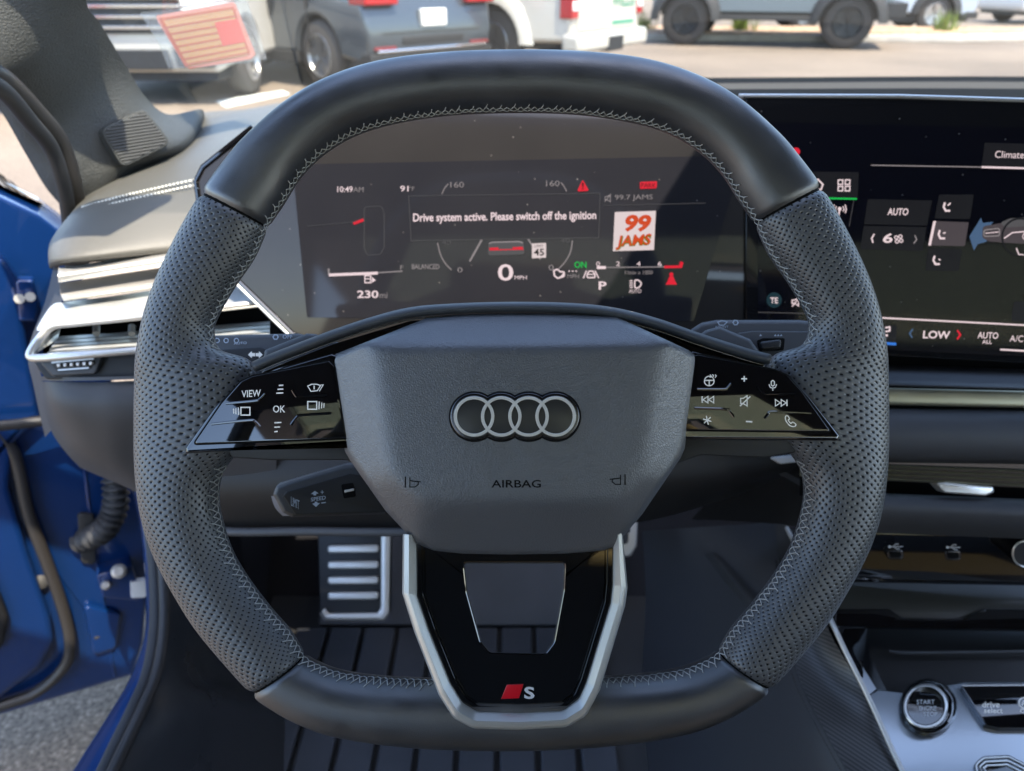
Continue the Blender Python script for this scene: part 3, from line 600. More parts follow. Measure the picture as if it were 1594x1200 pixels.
# double seam
mb = MB(); seam = cr([(128, 327, .672), (180, 312, .672), (240, 298, .684), (308, 283, .695), (400, 264, .712)], 11)
for dy, dd in ((-4.0, .006), (4.2, -.0015)):
    S = [PD(x, y + dy, d + dd - .004) for x, y, d in seam]
    for i in range(0, len(S) - 1, 1): mb.tube([S[i], S[i].lerp(S[i + 1], .6)], .0013, 6)
mb.build('dash_seam', M['thread2'], dash)
def strip(name, m, rows, nu=5, nv=4, thick=.01, par=dash, smooth=60):
    g = MB(); g.loft(rows, nu, nv, thick=thick); return g.build(name, m, par, smooth=smooth)
strip('trim_strip', M['bright'], [[(91, 417, .618), (268, 391, .65), (420, 372, .68)], [(90, 428, .610), (266, 402, .642), (420, 383, .672)], [(91, 440, .612), (264, 413, .644), (420, 393, .674)]])
strip('trim_strip', M['darkmetal2'], [[(92, 441, .622), (264, 415, .654), (420, 394, .684)], [(95, 461, .622), (262, 437, .654), (420, 414, .684)]])
strip('trim_strip', M['silver'], [[(95, 459, .618), (262, 436, .650), (420, 413, .68)], [(97, 464, .612), (261, 441, .644), (420, 418, .674)], [(99, 469, .616), (260, 447, .648), (420, 423, .678)]])
# end cap of the dash
strip('dash_end', M['plastic'], [[(84, 412, .72), (92, 414, .645)], [(70, 470, .72), (97, 466, .635)], [(44, 545, .70), (58, 540, .62)], [(52, 600, .70), (66, 592, .63)], [(70, 680, .74), (84, 665, .66)]], 3, 5)
# vent
vent = MB(); vent.loft([[(100, 470, .640), (180, 460, .652), (260, 448, .665), (420, 425, .69)], [(80, 476, .628), (165, 478, .622), (255, 470, .63), (420, 452, .65)], [(58, 510, .607), (140, 499, .598), (240, 488, .605), (420, 470, .63)], [(62, 515, .605), (140, 505, .598), (240, 493, .605), (420, 476, .63)]], 6, 5, thick=.006)
vent_o = vent.build('air_vent', M['silver'], dash, smooth=60)
fr = cr([(420, 470, .622), (240, 490, .597), (120, 502, .592), (84, 507, .590), (66, 522, .588), (48, 548, .584), (56, 557, .584), (120, 553, .588), (215, 545, .598), (420, 527, .622)], 6)
mb = MB(); mb.tube([PD(*p) for p in fr], .0034, 10); mb.build('vent_rim', M['bright'], vent_o, smooth=60)
strip('vent_throat', M['black'], [[(72, 507, .66), (250, 488, .66), (420, 470, .68)], [(66, 555, .66), (250, 545, .66), (420, 530, .68)]], par=vent_o)
for k in range(5):
    t = k / 4; y0 = 524 + 24 * t; d = .640 - .042 * t
    strip('vent_rib', M['silver'], [[(88 - 14 * t, y0, d), (220, y0 - 9, d + .006), (420, y0 - 24, d + .02)], [(87 - 14 * t, y0 + 4.6, d - .007), (220, y0 - 4.4, d - .001), (420, y0 - 19.4, d + .013)], [(86 - 14 * t, y0 + 5.2, d - .005), (220, y0 - 3.6, d + .001), (420, y0 - 18.6, d + .015)]], 4, 2, thick=.003, par=vent_o)
strip('vent_cheek', M['bright'], [[(94, 512, .64), (90, 528, .62)], [(70, 524, .60), (56, 550, .592)]], 3, 3, thick=.003, par=vent_o)
for x in (150, 205): 
    g = MB(); g.tube([PD(x, 508, .640), PD(x, 520, .632)], .003, 8); g.build('vent_pin', M['bright'], vent_o)
# light switch strip
LS = Surf(PD(140, 570, .60), (-FWD + RT * .15))
MB().prism(rnd([(50, 557), (430, 535), (430, 585), (72, 590), (60, 575)], 5), LS, 0, .02, bev=2).build('switch_recess', M['plastic_dark'], dash)
MB().prism(rnd([(60, 561), (160, 553), (148, 582), (82, 586)], 5), LS, .006, .012, bev=3).build('switch_bezel', M['plastic'], dash)
swp = MB().prism(rnd([(78, 564), (147, 557), (140, 573), (88, 577)], 3), LS, .0075, .006, bev=1).build('light_switch', M['plastic_dark'], dash)
for k in range(6):
    x = 88 + k * 10; MB().prism(rnd([(x, 566 - k * .6), (x + 6, 565.4 - k * .6), (x + 5.5, 571 - k * .6), (x + 1, 571.5 - k * .6)], 1.5), LS, .0095, .003, bev=1).build('switch_key', M['alu'], swp)
g = MB(); g.stroke([(80, 564), (146, 557.5)], 3.2, LS, .0082); g.stroke([(90, 576), (138, 572.5)], 2, LS, .0082); g.build('switch_edge', M['silver'], swp)
# lower driver panel
strip('lower_panel', M['plastic'], [[(60, 585, .635), (90, 587, .598), (215, 585, .60), (430, 572, .63)], [(62, 592, .637), (92, 593, .598), (215, 590, .60), (430, 578, .63)]], 4, 2)
strip('lower_panel', M['lower'], [[(62, 594, .66), (74, 594, .605), (150, 595, .600), (215, 592, .605), (430, 580, .63)], [(66, 630, .67), (80, 628, .605), (150, 630, .598), (230, 630, .605), (430, 620, .63)], [(82, 675, .69), (96, 665, .620), (160, 672, .610), (240, 680, .62), (430, 690, .64)],
  [(104, 706, .72), (115, 706, .65), (172, 722, .64), (250, 745, .66), (430, 790, .68)], [(125, 728, .76), (148, 738, .72), (200, 760, .70), (260, 788, .72), (430, 826, .74)]], 6, 6)
# knee bolster below the column
strip('knee_bolster', mat('knee_bolster_plastic', (.007, .0065, .0065), .55, grain=(900, .3, .0004)), [[(330, 680, .66), (560, 676, .66), (800, 676, .66), (1080, 690, .66), (1260, 690, .68)], [(335, 760, .655), (560, 756, .65), (800, 756, .65), (1060, 750, .66), (1230, 735, .69)], [(338, 822, .68), (560, 822, .68), (800, 822, .68), (1000, 812, .69), (1150, 770, .74)]], 6, 5)
g = MB(); g.tube([PD(*p) for p in cr([(250, 800, .70), (340, 826, .675), (480, 827, .672), (650, 828, .672), (980, 822, .68)], 5)], .0042, 10); g.build('bolster_lip', M['plastic'], dash, smooth=60)
strip('console_cheek', M['plastic_dark'], [[(1163, 716, .70), (1260, 700, .70), (1330, 700, .70)], [(1120, 762, .74), (1250, 770, .72), (1340, 780, .70)], [(1076, 808, .80), (1215, 816, .76), (1340, 835, .70)]], 4, 4)
strip('cheek_edge', M['lower'], [[(1165, 712, .690), (1260, 764, .685)], [(1172, 708, .690), (1268, 758, .685)]], 3, 2)
g = MB(); g.prism(rnd([(1196, 712), (1245, 708), (1250, 718), (1215, 722)], 3), Surf(PD(1220, 714, .67), -FWD), 0, .01, bev=2); g.build('cheek_clip', M['whiteprint'], dash)
# strips on the right of the wheel: (pixel y at x = 1380, depth); they fall slightly to the right
def band(name, m, prof, x0=1245, x1=1900, nv=4, thick=.006, par=dash, slope=.03):
    rows = [[(x, y + (x - 1380) * slope, d + (x - 1380) * -.00004) for x in (x0, (x0 + x1) / 2, x1)] for y, d in prof]
    return strip(name, m, rows, 2, nv, thick, par)
band('dash_recess', M['gap'], [(545, .64), (569, .665)], slope=.035)
band('dash_shelf', M['lower'], [(567, .665), (578, .64), (592, .610), (598, .604), (601, .606)])
band('dash_recess', M['gap'], [(599, .615), (636, .615)])
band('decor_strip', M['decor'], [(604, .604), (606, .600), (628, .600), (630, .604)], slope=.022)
band('dash_pad', M['lower'], [(634, .612), (637, .602), (650, .592), (676, .588), (705, .592), (717, .602), (720, .614)], slope=.012)
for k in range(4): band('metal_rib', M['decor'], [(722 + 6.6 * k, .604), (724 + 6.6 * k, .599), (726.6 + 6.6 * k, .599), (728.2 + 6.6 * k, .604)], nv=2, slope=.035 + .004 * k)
band('centre_vent_slot', M['black'], [(748, .64), (778, .64)], slope=.05)
TB = Surf(PD(1500, 762, .60), -FWD)
MB().prism(rnd([(1456, 752), (1470, 750), (1546, 757), (1548, 766), (1534, 772), (1470, 767)], 5), TB, .006, .012, bev=3).build('vent_tab', M['bright'], dash)
band('dash_roll', M['lower'], [(768, .625), (772, .604), (790, .596), (812, .604), (830, .63)], slope=.04, x0=1290)
band('port_panel', M['gloss'], [(828, .65), (834, .648), (900, .660), (906, .662)], slope=.02, x0=1275)
UP_ = Surf(PD(1440, 868, .652), (PD(1440, 834, .648) - PD(1440, 900, .660)).cross(RT)); 
if UP_.n.dot(CAM - UP_.pt) < 0: UP_.n = -UP_.n
for x, y in ((1394, 863), (1484, 864)):
    o = MB().prism(rnd([(x - 13, y - 7), (x + 13, y - 7), (x + 13, y + 8), (x - 13, y + 8)], 7), UP_, .003, .004, bev=1.5).build('usb_port', M['darkmetal'], dash)
    MB().prism(rnd([(x - 9, y - 4), (x + 9, y - 4), (x + 9, y + 5), (x - 9, y + 5)], 4), UP_, .0034, .002).build('port_opening', M['gap'], o)
    g = MB(); yy = y - 12; g.stroke([(x - 10, yy), (x + 11, yy)], 1.3, UP_, .003); g.stroke([(x - 4, yy), (x, yy - 4), (x + 5, yy - 4)], 1.2, UP_, .003); g.poly(ngon(x - 9, yy, 2.2, 10), UP_, .0031); g.stroke([(x - 2, yy), (x + 2, yy + 3.5), (x + 6, yy + 3.5)], 1.2, UP_, .003); g.build('usb_mark', M['whiteprint'], o)
kn = MB(); P = [UP_.p(1596, 862, o) for o in (0, .004, .004, .022, .026)]
def disc(mb, s, cx, cy, prof, n=40): mb.ring_stack([[s.p(x, y, o) for x, y in ngon(cx, cy, r, n)] for r, o in prof])
disc(kn, UP_, 1597, 862, [(30, 0), (30, .003), (26, .005), (22, .006), (22, .020), (19, .024), (8, .024)]); ko = kn.build('volume_knob', M['plastic_dark'], dash, smooth=40)
g = MB(); g.tube([UP_.p(x, y, .004) for x, y in ngon(1597, 862, 28.5, 48)], .0013, 8, closed=True); g.tube([UP_.p(x, y, .023) for x, y in ngon(1597, 862, 20, 48)], .0010, 8, closed=True); g.build('knob_ring', M['bright'], ko)
# cowl side of the dash, top strips seen over the screen on the right
def long(name, m, pts, par=dash, thick=.006, x=((1000, 0), (1300, -2), (1594, -1), (1900, 6))):
    return strip(name, m, [[(X, y + dy + dl, d) for X, dl in x] for y, d, dy in pts], 4, 3, thick, par)
long('defroster_edge', M['black'], [(119, 1.12, 0), (127, 1.03, 0)], x=((560, 12), (900, 4), (1250, 1), (1594, 0), (2000, 8)))
long('dash_top', mat('dash_top_vinyl', (.06, .055, .047), .9, spec=.1, grain=(700, .4, .0005)), [(126, 1.06, 0), (130, .98, 0), (139, .86, 0), (141, .86, 0)], x=((480, 26), (900, 6), (1250, 1), (1594, 0), (2000, 8)))
long('dash_top_gap', M['black'], [(137, .865, 0), (143, .83, 0), (162, .74, 0)], x=((480, 26), (900, 6), (1250, 1), (1594, 1), (2000, 8)))

# steering column shroud
colm = thing('steering_column', 'dark plastic steering column shroud hidden behind the airbag cover', 'steering column', PD(797, 640, .47))
mb = MB(); mb.ring_stack([[PD(797 + (x - 797) * s, 640 + (y - 640) * s, d) for x, y in rnd([(640, 560), (954, 560), (975, 640), (940, 740), (654, 740), (620, 640)], 30)] for d, s in ((.40, .96), (.41, 1.0), (.62, .9))]); mb.build('shroud', M['plastic_dark'], colm, smooth=50)

# ---------------------------------------------------------------- footwell
RM = thing('floor_mat', 'ridged black rubber floor mat in the driver footwell', 'floor mat', (0, .6, .26))
mb = MB(); mb.box((-.08, .56, .262), .62, .72, .006); mb.build('mat_base', M['rubber'], RM, smooth=None)
x0 = -.33
for k in range(9):
    xa = x0 + k * .0525; mb = MB()
    mb.slab([V((xa, .36, .265)), V((xa + .045, .36, .265)), V((xa + .0455, .79, .265)), V((xa - .0005, .79, .265))], V((0, 0, .011))); mb.build('mat_rib', M['mat'], RM, smooth=None, mod=.003)
mb = MB(); mb.slab([V((-.30, .80, .268)), V((.155, .80, .268)), V((.15, 1.10, .56)), V((-.30, 1.10, .56))], V((0, -.008, .008))); mb.build('mat_toe_flap', M['mat'], RM, smooth=None, mod=.004)
FR = Surf(PD(550, 900, 1.0), V((0, -.80, .60)))
ped = thing('foot_rest', 'aluminium foot rest with four bright bars, left of the steering column', 'foot rest', FR.p(550, 966))
po = rnd([(494, 800), (608, 800), (606, 955), (598, 966), (506, 967), (498, 957)], [2, 2, 8, 8, 8, 8]); pi_ = rnd([(506, 800), (593, 800), (592, 946), (588, 953), (512, 954), (507, 948)], [2, 2, 6, 6, 6, 6])
MB().prism(po, FR, .0, .02, bev=2).build('pedal_plate', M['plastic_dark'], ped)
mb = MB(); rows = [[FR.p(a[0] * (1 - t) + b[0] * t, a[1] * (1 - t) + b[1] * t, o) for a, b in zip(po, pi_)] for t, o in ((0, 0), (.1, .008), (.5, .010), (.9, .008), (1, 0))]; mb.grid(rows); mb.build('pedal_frame', M['alu'], ped, smooth=50)
for y in (824, 855, 880, 904, 928): MB().prism(rnd([(510, y - 6), (589, y - 7), (589, y + 5), (510, y + 6)], 5), FR, .009, .01, bev=2.5).build('pedal_bar', M['alu'], ped)
BR = Surf(PD(985, 850, .95), V((0, -.8, .6)))
bp_ = thing('brake_pedal', 'bright metal edge of the brake pedal beside the lower spoke bezel', 'pedal', BR.p(970, 860))
MB().prism(rnd([(880, 800), (993, 800), (991, 850), (982, 866), (900, 870), (880, 860)], 8), BR, 0, .015, bev=4).build('pedal_plate', M['alu'], bp_)
MB().prism(rnd([(890, 800), (979, 800), (978, 846), (900, 856)], 6), BR, .003, .006, bev=2).build('pedal_pad', M['rubber'], bp_)

# ---------------------------------------------------------------- centre console
con = thing('centre_console', 'piano black centre console with round engine start button and carbon weave side', 'centre console', PD(1445, 1150, .60))
CSF = Surf(PD(1445, 1100, .60), V((0, -.14, .99)))
cb = N('carbon_weave'); tcx = cb.n('TexCoord'); w1 = cb.n('TexWave', Scale=120.0); w1.bands_direction = 'DIAGONAL'; cb.l(tcx.outputs['Object'], w1.inputs['Vector'])
ck = cb.n('Mix', data_type='RGBA'); cb.l(w1.outputs[0], ck.inputs[0]); ck.inputs[6].default_value = (.010, .010, .011, 1); ck.inputs[7].default_value = (.075, .068, .062, 1); cb.l(ck.outputs[2], cb.b.inputs['Base Color'])
cb.b.inputs['Roughness'].default_value = .4
strip('console_side', cb.m, [[(1205, 812, .82), (1220, 816, .80), (1238, 826, .775)], [(1222, 930, .70), (1250, 940, .685), (1280, 958, .655)], [(1240, 1040, .64), (1285, 1050, .63), (1330, 1052, .612)], [(1278, 1125, .59), (1330, 1130, .585), (1372, 1132, .585)], [(1322, 1205, .55), (1380, 1210, .55), (1412, 1214, .552)], [(1380, 1310, .50), (1440, 1310, .51), (1470, 1312, .51)]], 4, 5, par=con)
strip('knee_pad', mat('knee_pad_leather', (.030, .031, .036), .45, grain=(900, .3, .0004)), [[(1000, 826, 1.06), (1060, 822, .98), (1130, 818, .90), (1206, 812, .822)], [(1005, 930, 1.05), (1080, 930, .92), (1160, 930, .78), (1223, 930, .702)], [(1000, 1060, .98), (1090, 1050, .82), (1180, 1042, .70), (1241, 1040, .642)], [(1010, 1200, .86), (1120, 1180, .72), (1230, 1140, .62), (1279, 1125, .592)], [(1040, 1340, .74), (1160, 1310, .64), (1270, 1240, .57), (1322, 1205, .552)]], 6, 6, par=con)
g = MB()
for off in (0, 8):
    S = cr([(1000 + 215 - off, 870, .765), (1222 - off, 930, .695), (1238 - off, 1040, .632), (1276 - off, 1125, .582), (1320 - off, 1205, .545)], 16); S = [PD(*p) for p in S]
    for i in range(0, len(S) - 1): g.tube([S[i], S[i].lerp(S[i + 1], .7)], .0006, 5)
g.build('knee_pad_seam', M['rubber'], con)
strip('knee_pad_crease', M['rubber'], [[(1096, 862, .89), (1130, 908, .80), (1172, 955, .72)], [(1108, 860, .885), (1139, 904, .795), (1180, 950, .715)]], 6, 2, thick=.002, par=con)
g = MB(); g.tube([PD(*p) for p in cr([(1225, 822, .785), (1262, 900, .69), (1294, 967, .632), (1319, 1020, .612), (1354, 1090, .592), (1401, 1193, .557), (1450, 1290, .52)], 6)], .0022, 8); g.build('console_edge', M['alu'], con, smooth=60)
# gloss top: surround, tray, button deck
deck = rnd([(1350, 1084), (1368, 1074), (1410, 1079), (1500, 1062), (1900, 1060), (1900, 1400), (1490, 1400), (1408, 1204), (1362, 1108)], [3, 6, 8, 8, 2, 2, 2, 4, 3])
MB().prism([(1312, 996), (1318, 998), (1364, 1072), (1352, 1082)], CSF, -.001, .01).build('deck_strip', M['deck'], con)
MB().prism(deck, CSF, 0, .012, bev=1.5).build('button_deck', M['deck'], con)
strip('console_wall', M['gloss'], [[(1238, 822, .80), (1300, 830, .78), (1330, 836, .77)], [(1275, 910, .70), (1318, 905, .70), (1350, 900, .71)], [(1298, 968, .640), (1330, 985, .655), (1375, 1000, .68)], [(1330, 1042, .622), (1368, 1078, .622), (1400, 1082, .64)]], 4, 5, par=con)
def tray(name, m, prof, x0=1290, x1=1900, thick=.006):
    return strip(name, m, [[(x, y + (x - 1380) * .004, d) for x in (x0, 1594, x1)] for y, d in prof], 2, 4, thick, con)
tray('tray_back', mat('tray_panel', (.035, .033, .026), .28), [(900, .675), (906, .672), (940, .655), (962, .65)])  # olive reflection on the tray back mixed into its base colour
MB().prism(rnd([(1300, 948), (1385, 948), (1405, 962), (1500, 964), (1530, 948), (1900, 950), (1900, 985), (1300, 975)], [2, 6, 10, 14, 10, 2, 2, 2]), Surf(PD(1440, 955, .648), V((0, -.45, .9))), .0, .006, bev=1).build('tray_lip', M['gloss'], con)
tray('tray_floor', mat('tray_rubber', (.012, .012, .012), .35), [(968, .68), (1010, .655), (1050, .64), (1080, .63)])
g = MB(); g.tube([PD(*p) for p in cr([(1385, 1013, .648), (1410, 1016, .645), (1500, 1015, .645), (1900, 1010, .645)], 5)], .0013, 8); g.build('tray_edge', M['plastic'], con)
# start button
sb = MB(); disc(sb, CSF, 1445, 1101, [(45, .0), (45, .002), (40, .0055), (37, .0058), (34, .004)], 64); so_ = sb.build('start_button', M['gloss'], con, smooth=40)
g = MB(); g.ring_stack([[CSF.p(x, y, o) for x, y in ngon(1441, 1099, r, 64)] for r, o in ((35, .005), (35, .0095), (33, .0105), (30.5, .0105), (29.5, .0085))], False, False); g.build('button_ring', M['bright'], so_, smooth=40)
g = MB(); disc(g, CSF, 1441, 1099, [(30, .004), (30, .0075), (29, .0082)], 64); g.build('button_cap', M['gloss'], so_, smooth=40)
for s, a, b, y in (('START', 1427, 1455, 1089), ('ENGINE', 1431, 1458, 1099), ('STOP', 1438, 1459, 1108)):
    g = MB(); g.text(s, a, b, y, y + 7, CSF, .0085); g.build('button_lettering', M['whiteprint'], so_)
dsp = rnd([(1495, 1066), (1515, 1064), (1900, 1062), (1900, 1134), (1556, 1133), (1534, 1128)], [4, 6, 2, 2, 12, 10])
dso = MB().prism(dsp, CSF, .0055, .006, bev=1.5).build('drive_select_panel', M['gloss'], con)
g = MB(); g.stroke([(1498, 1067), (1900, 1064)], 2.6, CSF, .0058); g.build('panel_edge', M['alu'], dso)
for s, a, b, y0, y1 in (('drive', 1529, 1556, 1092, 1101), ('select', 1532, 1561, 1102, 1110), ('OFF', 1588, 1606, 1103, 1110)):
    g = MB(); g.text(s, a, b, y0, y1, CSF, .0057, bold=.01); g.build('panel_lettering', M['legend'], dso)
g = MB(); g.stroke(ngon(1594, 1094, 8, 24), 1.6, CSF, .0057, True); g.text('A', 1590, 1598, 1090, 1098, CSF, .0057); g.build('panel_mark', M['legend'], dso)
gp = [(1515, 1190), (1530, 1177), (1570, 1175), (1620, 1200), (1640, 1290), (1540, 1290)]
gso = MB().prism(rnd(gp, 12), CSF, .004, .004, bev=3).build('gear_selector', M['gloss'], con)
for k in range(3):
    g = MB(); q = inset(rnd(gp, 12), 3 + k * 6); g.tube([CSF.p(x, y, .0045) for x, y in q], .0007, 6, closed=True); g.build('selector_groove', M['bright'], gso)

# ---------------------------------------------------------------- permit card in its clear sleeve, hung behind the windscreen
TS = Surf(PD(310, 55, .80), V((.1, -.8, .6)))
card = thing('permit_card', 'orange and pink permit card in a clear plastic sleeve stuck inside the windscreen', 'permit card', TS.p(310, 55))
MB().prism(rnd([(217, 19), (232, 18), (382, -6), (416, 92), (330, 104), (262, 106), (246, 66)], 3), TS, .002, .002, bev=.6).build('sleeve', glass_mat('sleeve_plastic', (.90, .93, .92), 1.0, .04), card)
MB().prism(rnd([(243, 24), (362, 3), (367, 6), (398, 84), (390, 92), (296, 107), (288, 104), (245, 32)], 3), TS, -.001, .001).build('card_border', mat('card_pink', (.42, .13, .10), .6), card)
cd_ = MB().prism(rnd([(249, 28), (362, 10), (388, 82), (383, 86), (292, 103)], 3), TS, -.0002, .0006).build('card_face', mat('card_orange', (.36, .16, .04), .6), card)
g = MB()
L0 = lambda t: (249 + 42 * t, 28 + 75 * t); R0 = lambda t: (362 + 26 * t, 10 + 74 * t)
for t in (0.03, .2, .34, .47, .60, .73, .86, .97): g.stroke([L0(t), R0(t)], 2.6 if t > .03 else 3.5, TS, .0001)
g.stroke([L0(0), L0(1)], 5, TS, .0002); g.stroke([R0(0), R0(1)], 3, TS, .0002); g.build('card_lines', mat('card_line', (.24, .05, .03), .6), cd_)
MB().poly([(334, 35), (370, 29), (383, 65), (347, 72)], TS, .0003).build('card_block', mat('card_red', (.33, .05, .045), .6), cd_)
# ---------------------------------------------------------------- curved display
DT = R(20); CL = Surf(PD(790, 340, .60), Vector((0, -math.cos(DT), math.sin(DT))))
C2 = Surf(CL.p(1160, 340), Vector((-math.sin(R(13)), -math.cos(R(13)) * math.cos(DT), math.sin(DT))))
disp = thing('curved_display', 'long curved black display with lit instrument readout and climate menu, behind the wheel', 'display screen', CL.p(790, 540))
hs = rnd([(306, 282), (316, 262), (393, 200), (450, 174), (700, 160), (1160, 150), (1160, 556), (560, 556), (457, 519), (372, 436), (309, 308)], [8, 8, 20, 20, 10, 1, 1, 10, 20, 10, 8])
MB().prism(hs, CL, 0, .02, bev=3).build('display_housing', screen_glass('display_glass', (.007, .007, .008), .026), disp, smooth=40)
h2 = [(1160.5, 150), (1400, 151), (1950, 168), (1950, 584), (1380, 553), (1160.5, 545)]
MB().prism(h2, C2, 0, .02, bev=2).build('display_housing', screen_glass('display_glass_black', (.005, .005, .006), .004), disp, smooth=40)
g = MB(); g.tube([CL.p(x, y, .0) for x, y in [(393, 198), (316, 260), (305, 282), (309, 310), (371, 438), (456, 521), (520, 545)]], .0022, 8); g.build('display_rim', M['gloss'], disp)
g = MB(); g.tube([CL.p(x, y, .001) for x, y in [(366, 440), (452, 524)]], .0012, 8); g.build('display_rim', M['silver'], disp)
g = MB(); g.tube([C2.p(1150, 149, 0), C2.p(1400, 150, 0), C2.p(1594, 156, 0), C2.p(1950, 167, 0)], .0016, 8); g.build('display_rim', M['bright'], disp)
ins = MB().prism(rnd([(455, 256), (1105, 243), (1140, 300), (1080, 500), (478, 494)], 3), CL, .0003, .0006).build('instrument_screen', screen_glass('instrument_glass', (.005, .006, .010), .018), disp, smooth=30)
cen = MB().prism(rnd([(1180, 190), (1900, 205), (1900, 570), (1380, 544), (1180, 536)], 3), C2, .0003, .0006).build('centre_screen', screen_glass('centre_glass', (.004, .004, .007), .002), disp, smooth=30)
def sc(par, surf, name, col, fn, off=.0006):
    g = MB(); fn(g); return g.build(name, E[col], par)
def tx(par, surf, s, x0, x1, y0, y1, col='white', off=.0007, name='screen_text', **k): return sc(par, surf, name, col, lambda g: g.text(s, x0, x1, y0, y1, surf, off, **k))
def ln_(par, surf, pts, w, col, off=.0006, closed=False, name='screen_line'): return sc(par, surf, name, col, lambda g: g.stroke(pts, w, surf, off, closed))
def pl(par, surf, pts, col, off=.0005, name='screen_tile'): return sc(par, surf, name, col, lambda g: g.poly(pts, surf, off))
I = lambda *a, **k: tx(ins, CL, *a, **k); IL = lambda *a, **k: ln_(ins, CL, *a, **k); IP = lambda *a, **k: pl(ins, CL, *a, **k)
I('10:49', 525, 549, 290, 299, bold=.01, slope=-.01); I('AM', 550, 566, 291, 299, 'grey'); I('91', 623, 636, 289, 298, bold=.01); I('°F', 637, 645, 290, 297, 'grey')
I('160', 701, 722, 283, 292, 'grey'); I('160', 850, 871, 281, 290, 'grey'); I('40', 688, 702, 374, 381, 'dim'); I('40', 872, 887, 371, 378, 'dim')
I('0', 712, 720, 416, 424, 'grey'); I('0', 854, 862, 412, 421, 'grey')
IL(cr([(688, 302), (692, 293), (698, 286)], 4), 1.6, 'grey'); IL(cr([(882, 298), (878, 290), (873, 284)], 4), 1.6, 'grey')
IL(cr([(681, 378), (686, 397), (694, 411), (703, 420)], 4), 1.8, 'grey'); IL(cr([(891, 374), (888, 392), (880, 407), (870, 418)], 4), 1.8, 'grey')
IL([(636, 305), (934, 301), (932, 370), (640, 375)], 1.0, 'dim', .0006, True)
I('Drive system active. Please switch off the ignition', 643, 928, 330, 347, bold=.022, slope=-.014, name='warning_message')
IL([(731, 407), (750, 373)], 3, 'grey'); IL([(822, 372), (829, 383)], 2.5, 'grey'); IL([(838, 398), (841, 404)], 2, 'grey')
IP(rnd([(761, 377), (814, 375), (816, 383), (816, 396), (760, 398), (760, 384)], 3), 'dim', .0006, 'car_graphic'); IL([(761, 379), (767, 377), (808, 376), (814, 378)], 2.2, 'grey', .0008); IL([(762, 387), (776, 386.5)], 3, 'red', .0008); IL([(798, 386), (814, 385.5)], 3, 'red', .0008); IL([(762, 389), (815, 388)], 1.6, 'red', .0007)
IP([(828, 379), (850, 378), (850, 401), (828, 402)], 'card', .0007, 'speed_sign'); I('LIMIT', 832, 846, 381, 385, 'black', .0009); I('45', 831, 847, 387, 398, 'black', .0009, bold=.02)
I('0', 775, 799, 411, 437, bold=.01, name='speed_readout'); I('MPH', 801, 820, 429, 435)
sc(ins, CL, 'assist_icon', 'white', lambda g: (g.stroke(rnd([(862, 421), (868, 419), (872, 423), (878, 423), (878, 430), (868, 433), (863, 429)], 2), 2.4, CL, .0007, True), g.stroke([(872, 432), (879, 424)], 2, CL, .0007)))
I('- - -', 885, 898, 421, 423, 'white'); I('MPH', 883, 901, 427, 433, 'grey')
sc(ins, CL, 'lane_icon', 'white', lambda g: (g.stroke([(908, 433), (913, 421)], 1.8, CL, .0007), g.stroke([(932, 433), (926, 421)], 1.8, CL, .0007), g.stroke(rnd([(914, 432), (914, 427), (917, 422), (923, 422), (926, 427), (926, 432)], 2), 2, CL, .0007, True), g.stroke([(914, 427), (926, 427)], 1.4, CL, .0007)))
I('ON', 894, 913, 407, 417, 'green', bold=.02)
IL([(929, 416.5), (1062, 415)], 1.6, 'grey'); IL([(929, 416.5), (943, 416.3)], 4.5, 'white', .0007); IL([(1034, 415.5), (1060, 415), (1062, 408)], 4.0, 'red', .0007)
for s, x, c in (('0', 931, 'white'), ('2', 962, 'white'), ('4', 994, 'white'), ('6', 1027, 'white'), ('8', 1060, 'red')): I(s, x - 3, x + 3, 407, 414, c)
I('1/min x 1000', 973, 1016, 421, 427, 'grey')
I('P', 932, 944, 438, 451, bold=.02)
sc(ins, CL, 'headlamp_icon', 'white', lambda g: (g.stroke(rnd([(988, 436), (994, 436), (998, 440), (998, 443), (994, 448), (988, 448)], 2), 2, CL, .0007, True), [g.stroke([(980, 437 + 3.4 * k), (985, 437 + 3.4 * k)], 1.6, CL, .0007) for k in range(4)])); I('AUTO', 979, 998, 450, 456)
sc(ins, CL, 'seatbelt_icon', 'red', lambda g: (g.poly(ngon(1045, 427, 3.2, 14), CL, .0007), g.poly([(1042, 430), (1048, 430), (1051, 438), (1054, 443), (1036, 443), (1039, 438)], CL, .0008)))
sc(ins, CL, 'warning_icon', 'red', lambda g: g.poly(rnd([(907, 279), (917, 297), (898, 298)], 2), CL, .0007)); I('!', 906, 908.5, 284, 295, 'black', .0009, bold=.02)
IP(rnd([(996, 283), (1023, 282), (1022, 293), (996, 294)], 2), 'red', .0007, 'brake_tile'); I('PARK', 998, 1021, 285, 292, 'black', .0009)
sc(ins, CL, 'mute_icon', 'grey', lambda g: (g.stroke([(942, 306), (945, 306), (950, 303), (950, 314), (945, 311), (942, 311)], 1.3, CL, .0007, True), g.stroke([(941, 314), (951, 302)], 1.3, CL, .0007)))
I('99.7 JAMS', 957, 1016, 303, 313, 'grey', slope=-.012); IL([(940, 320), (1098, 316)], .8, 'dim')
cdp = IP([(957, 330), (1021, 328), (1018, 389), (954, 391)], 'card', .0006, 'station_card')
I('99', 972, 1013, 334, 361, 'orange', .0008, bold=.045, shear=.25, name='station_number'); I('JAMS', 960, 1013, 366, 388, 'olive', .0007, bold=.06, shear=.2, slope=-.06, name='station_name'); I('JAMS', 960, 1013, 365, 387, 'orange', .0009, bold=.015, shear=.2, slope=-.06, name='station_name')
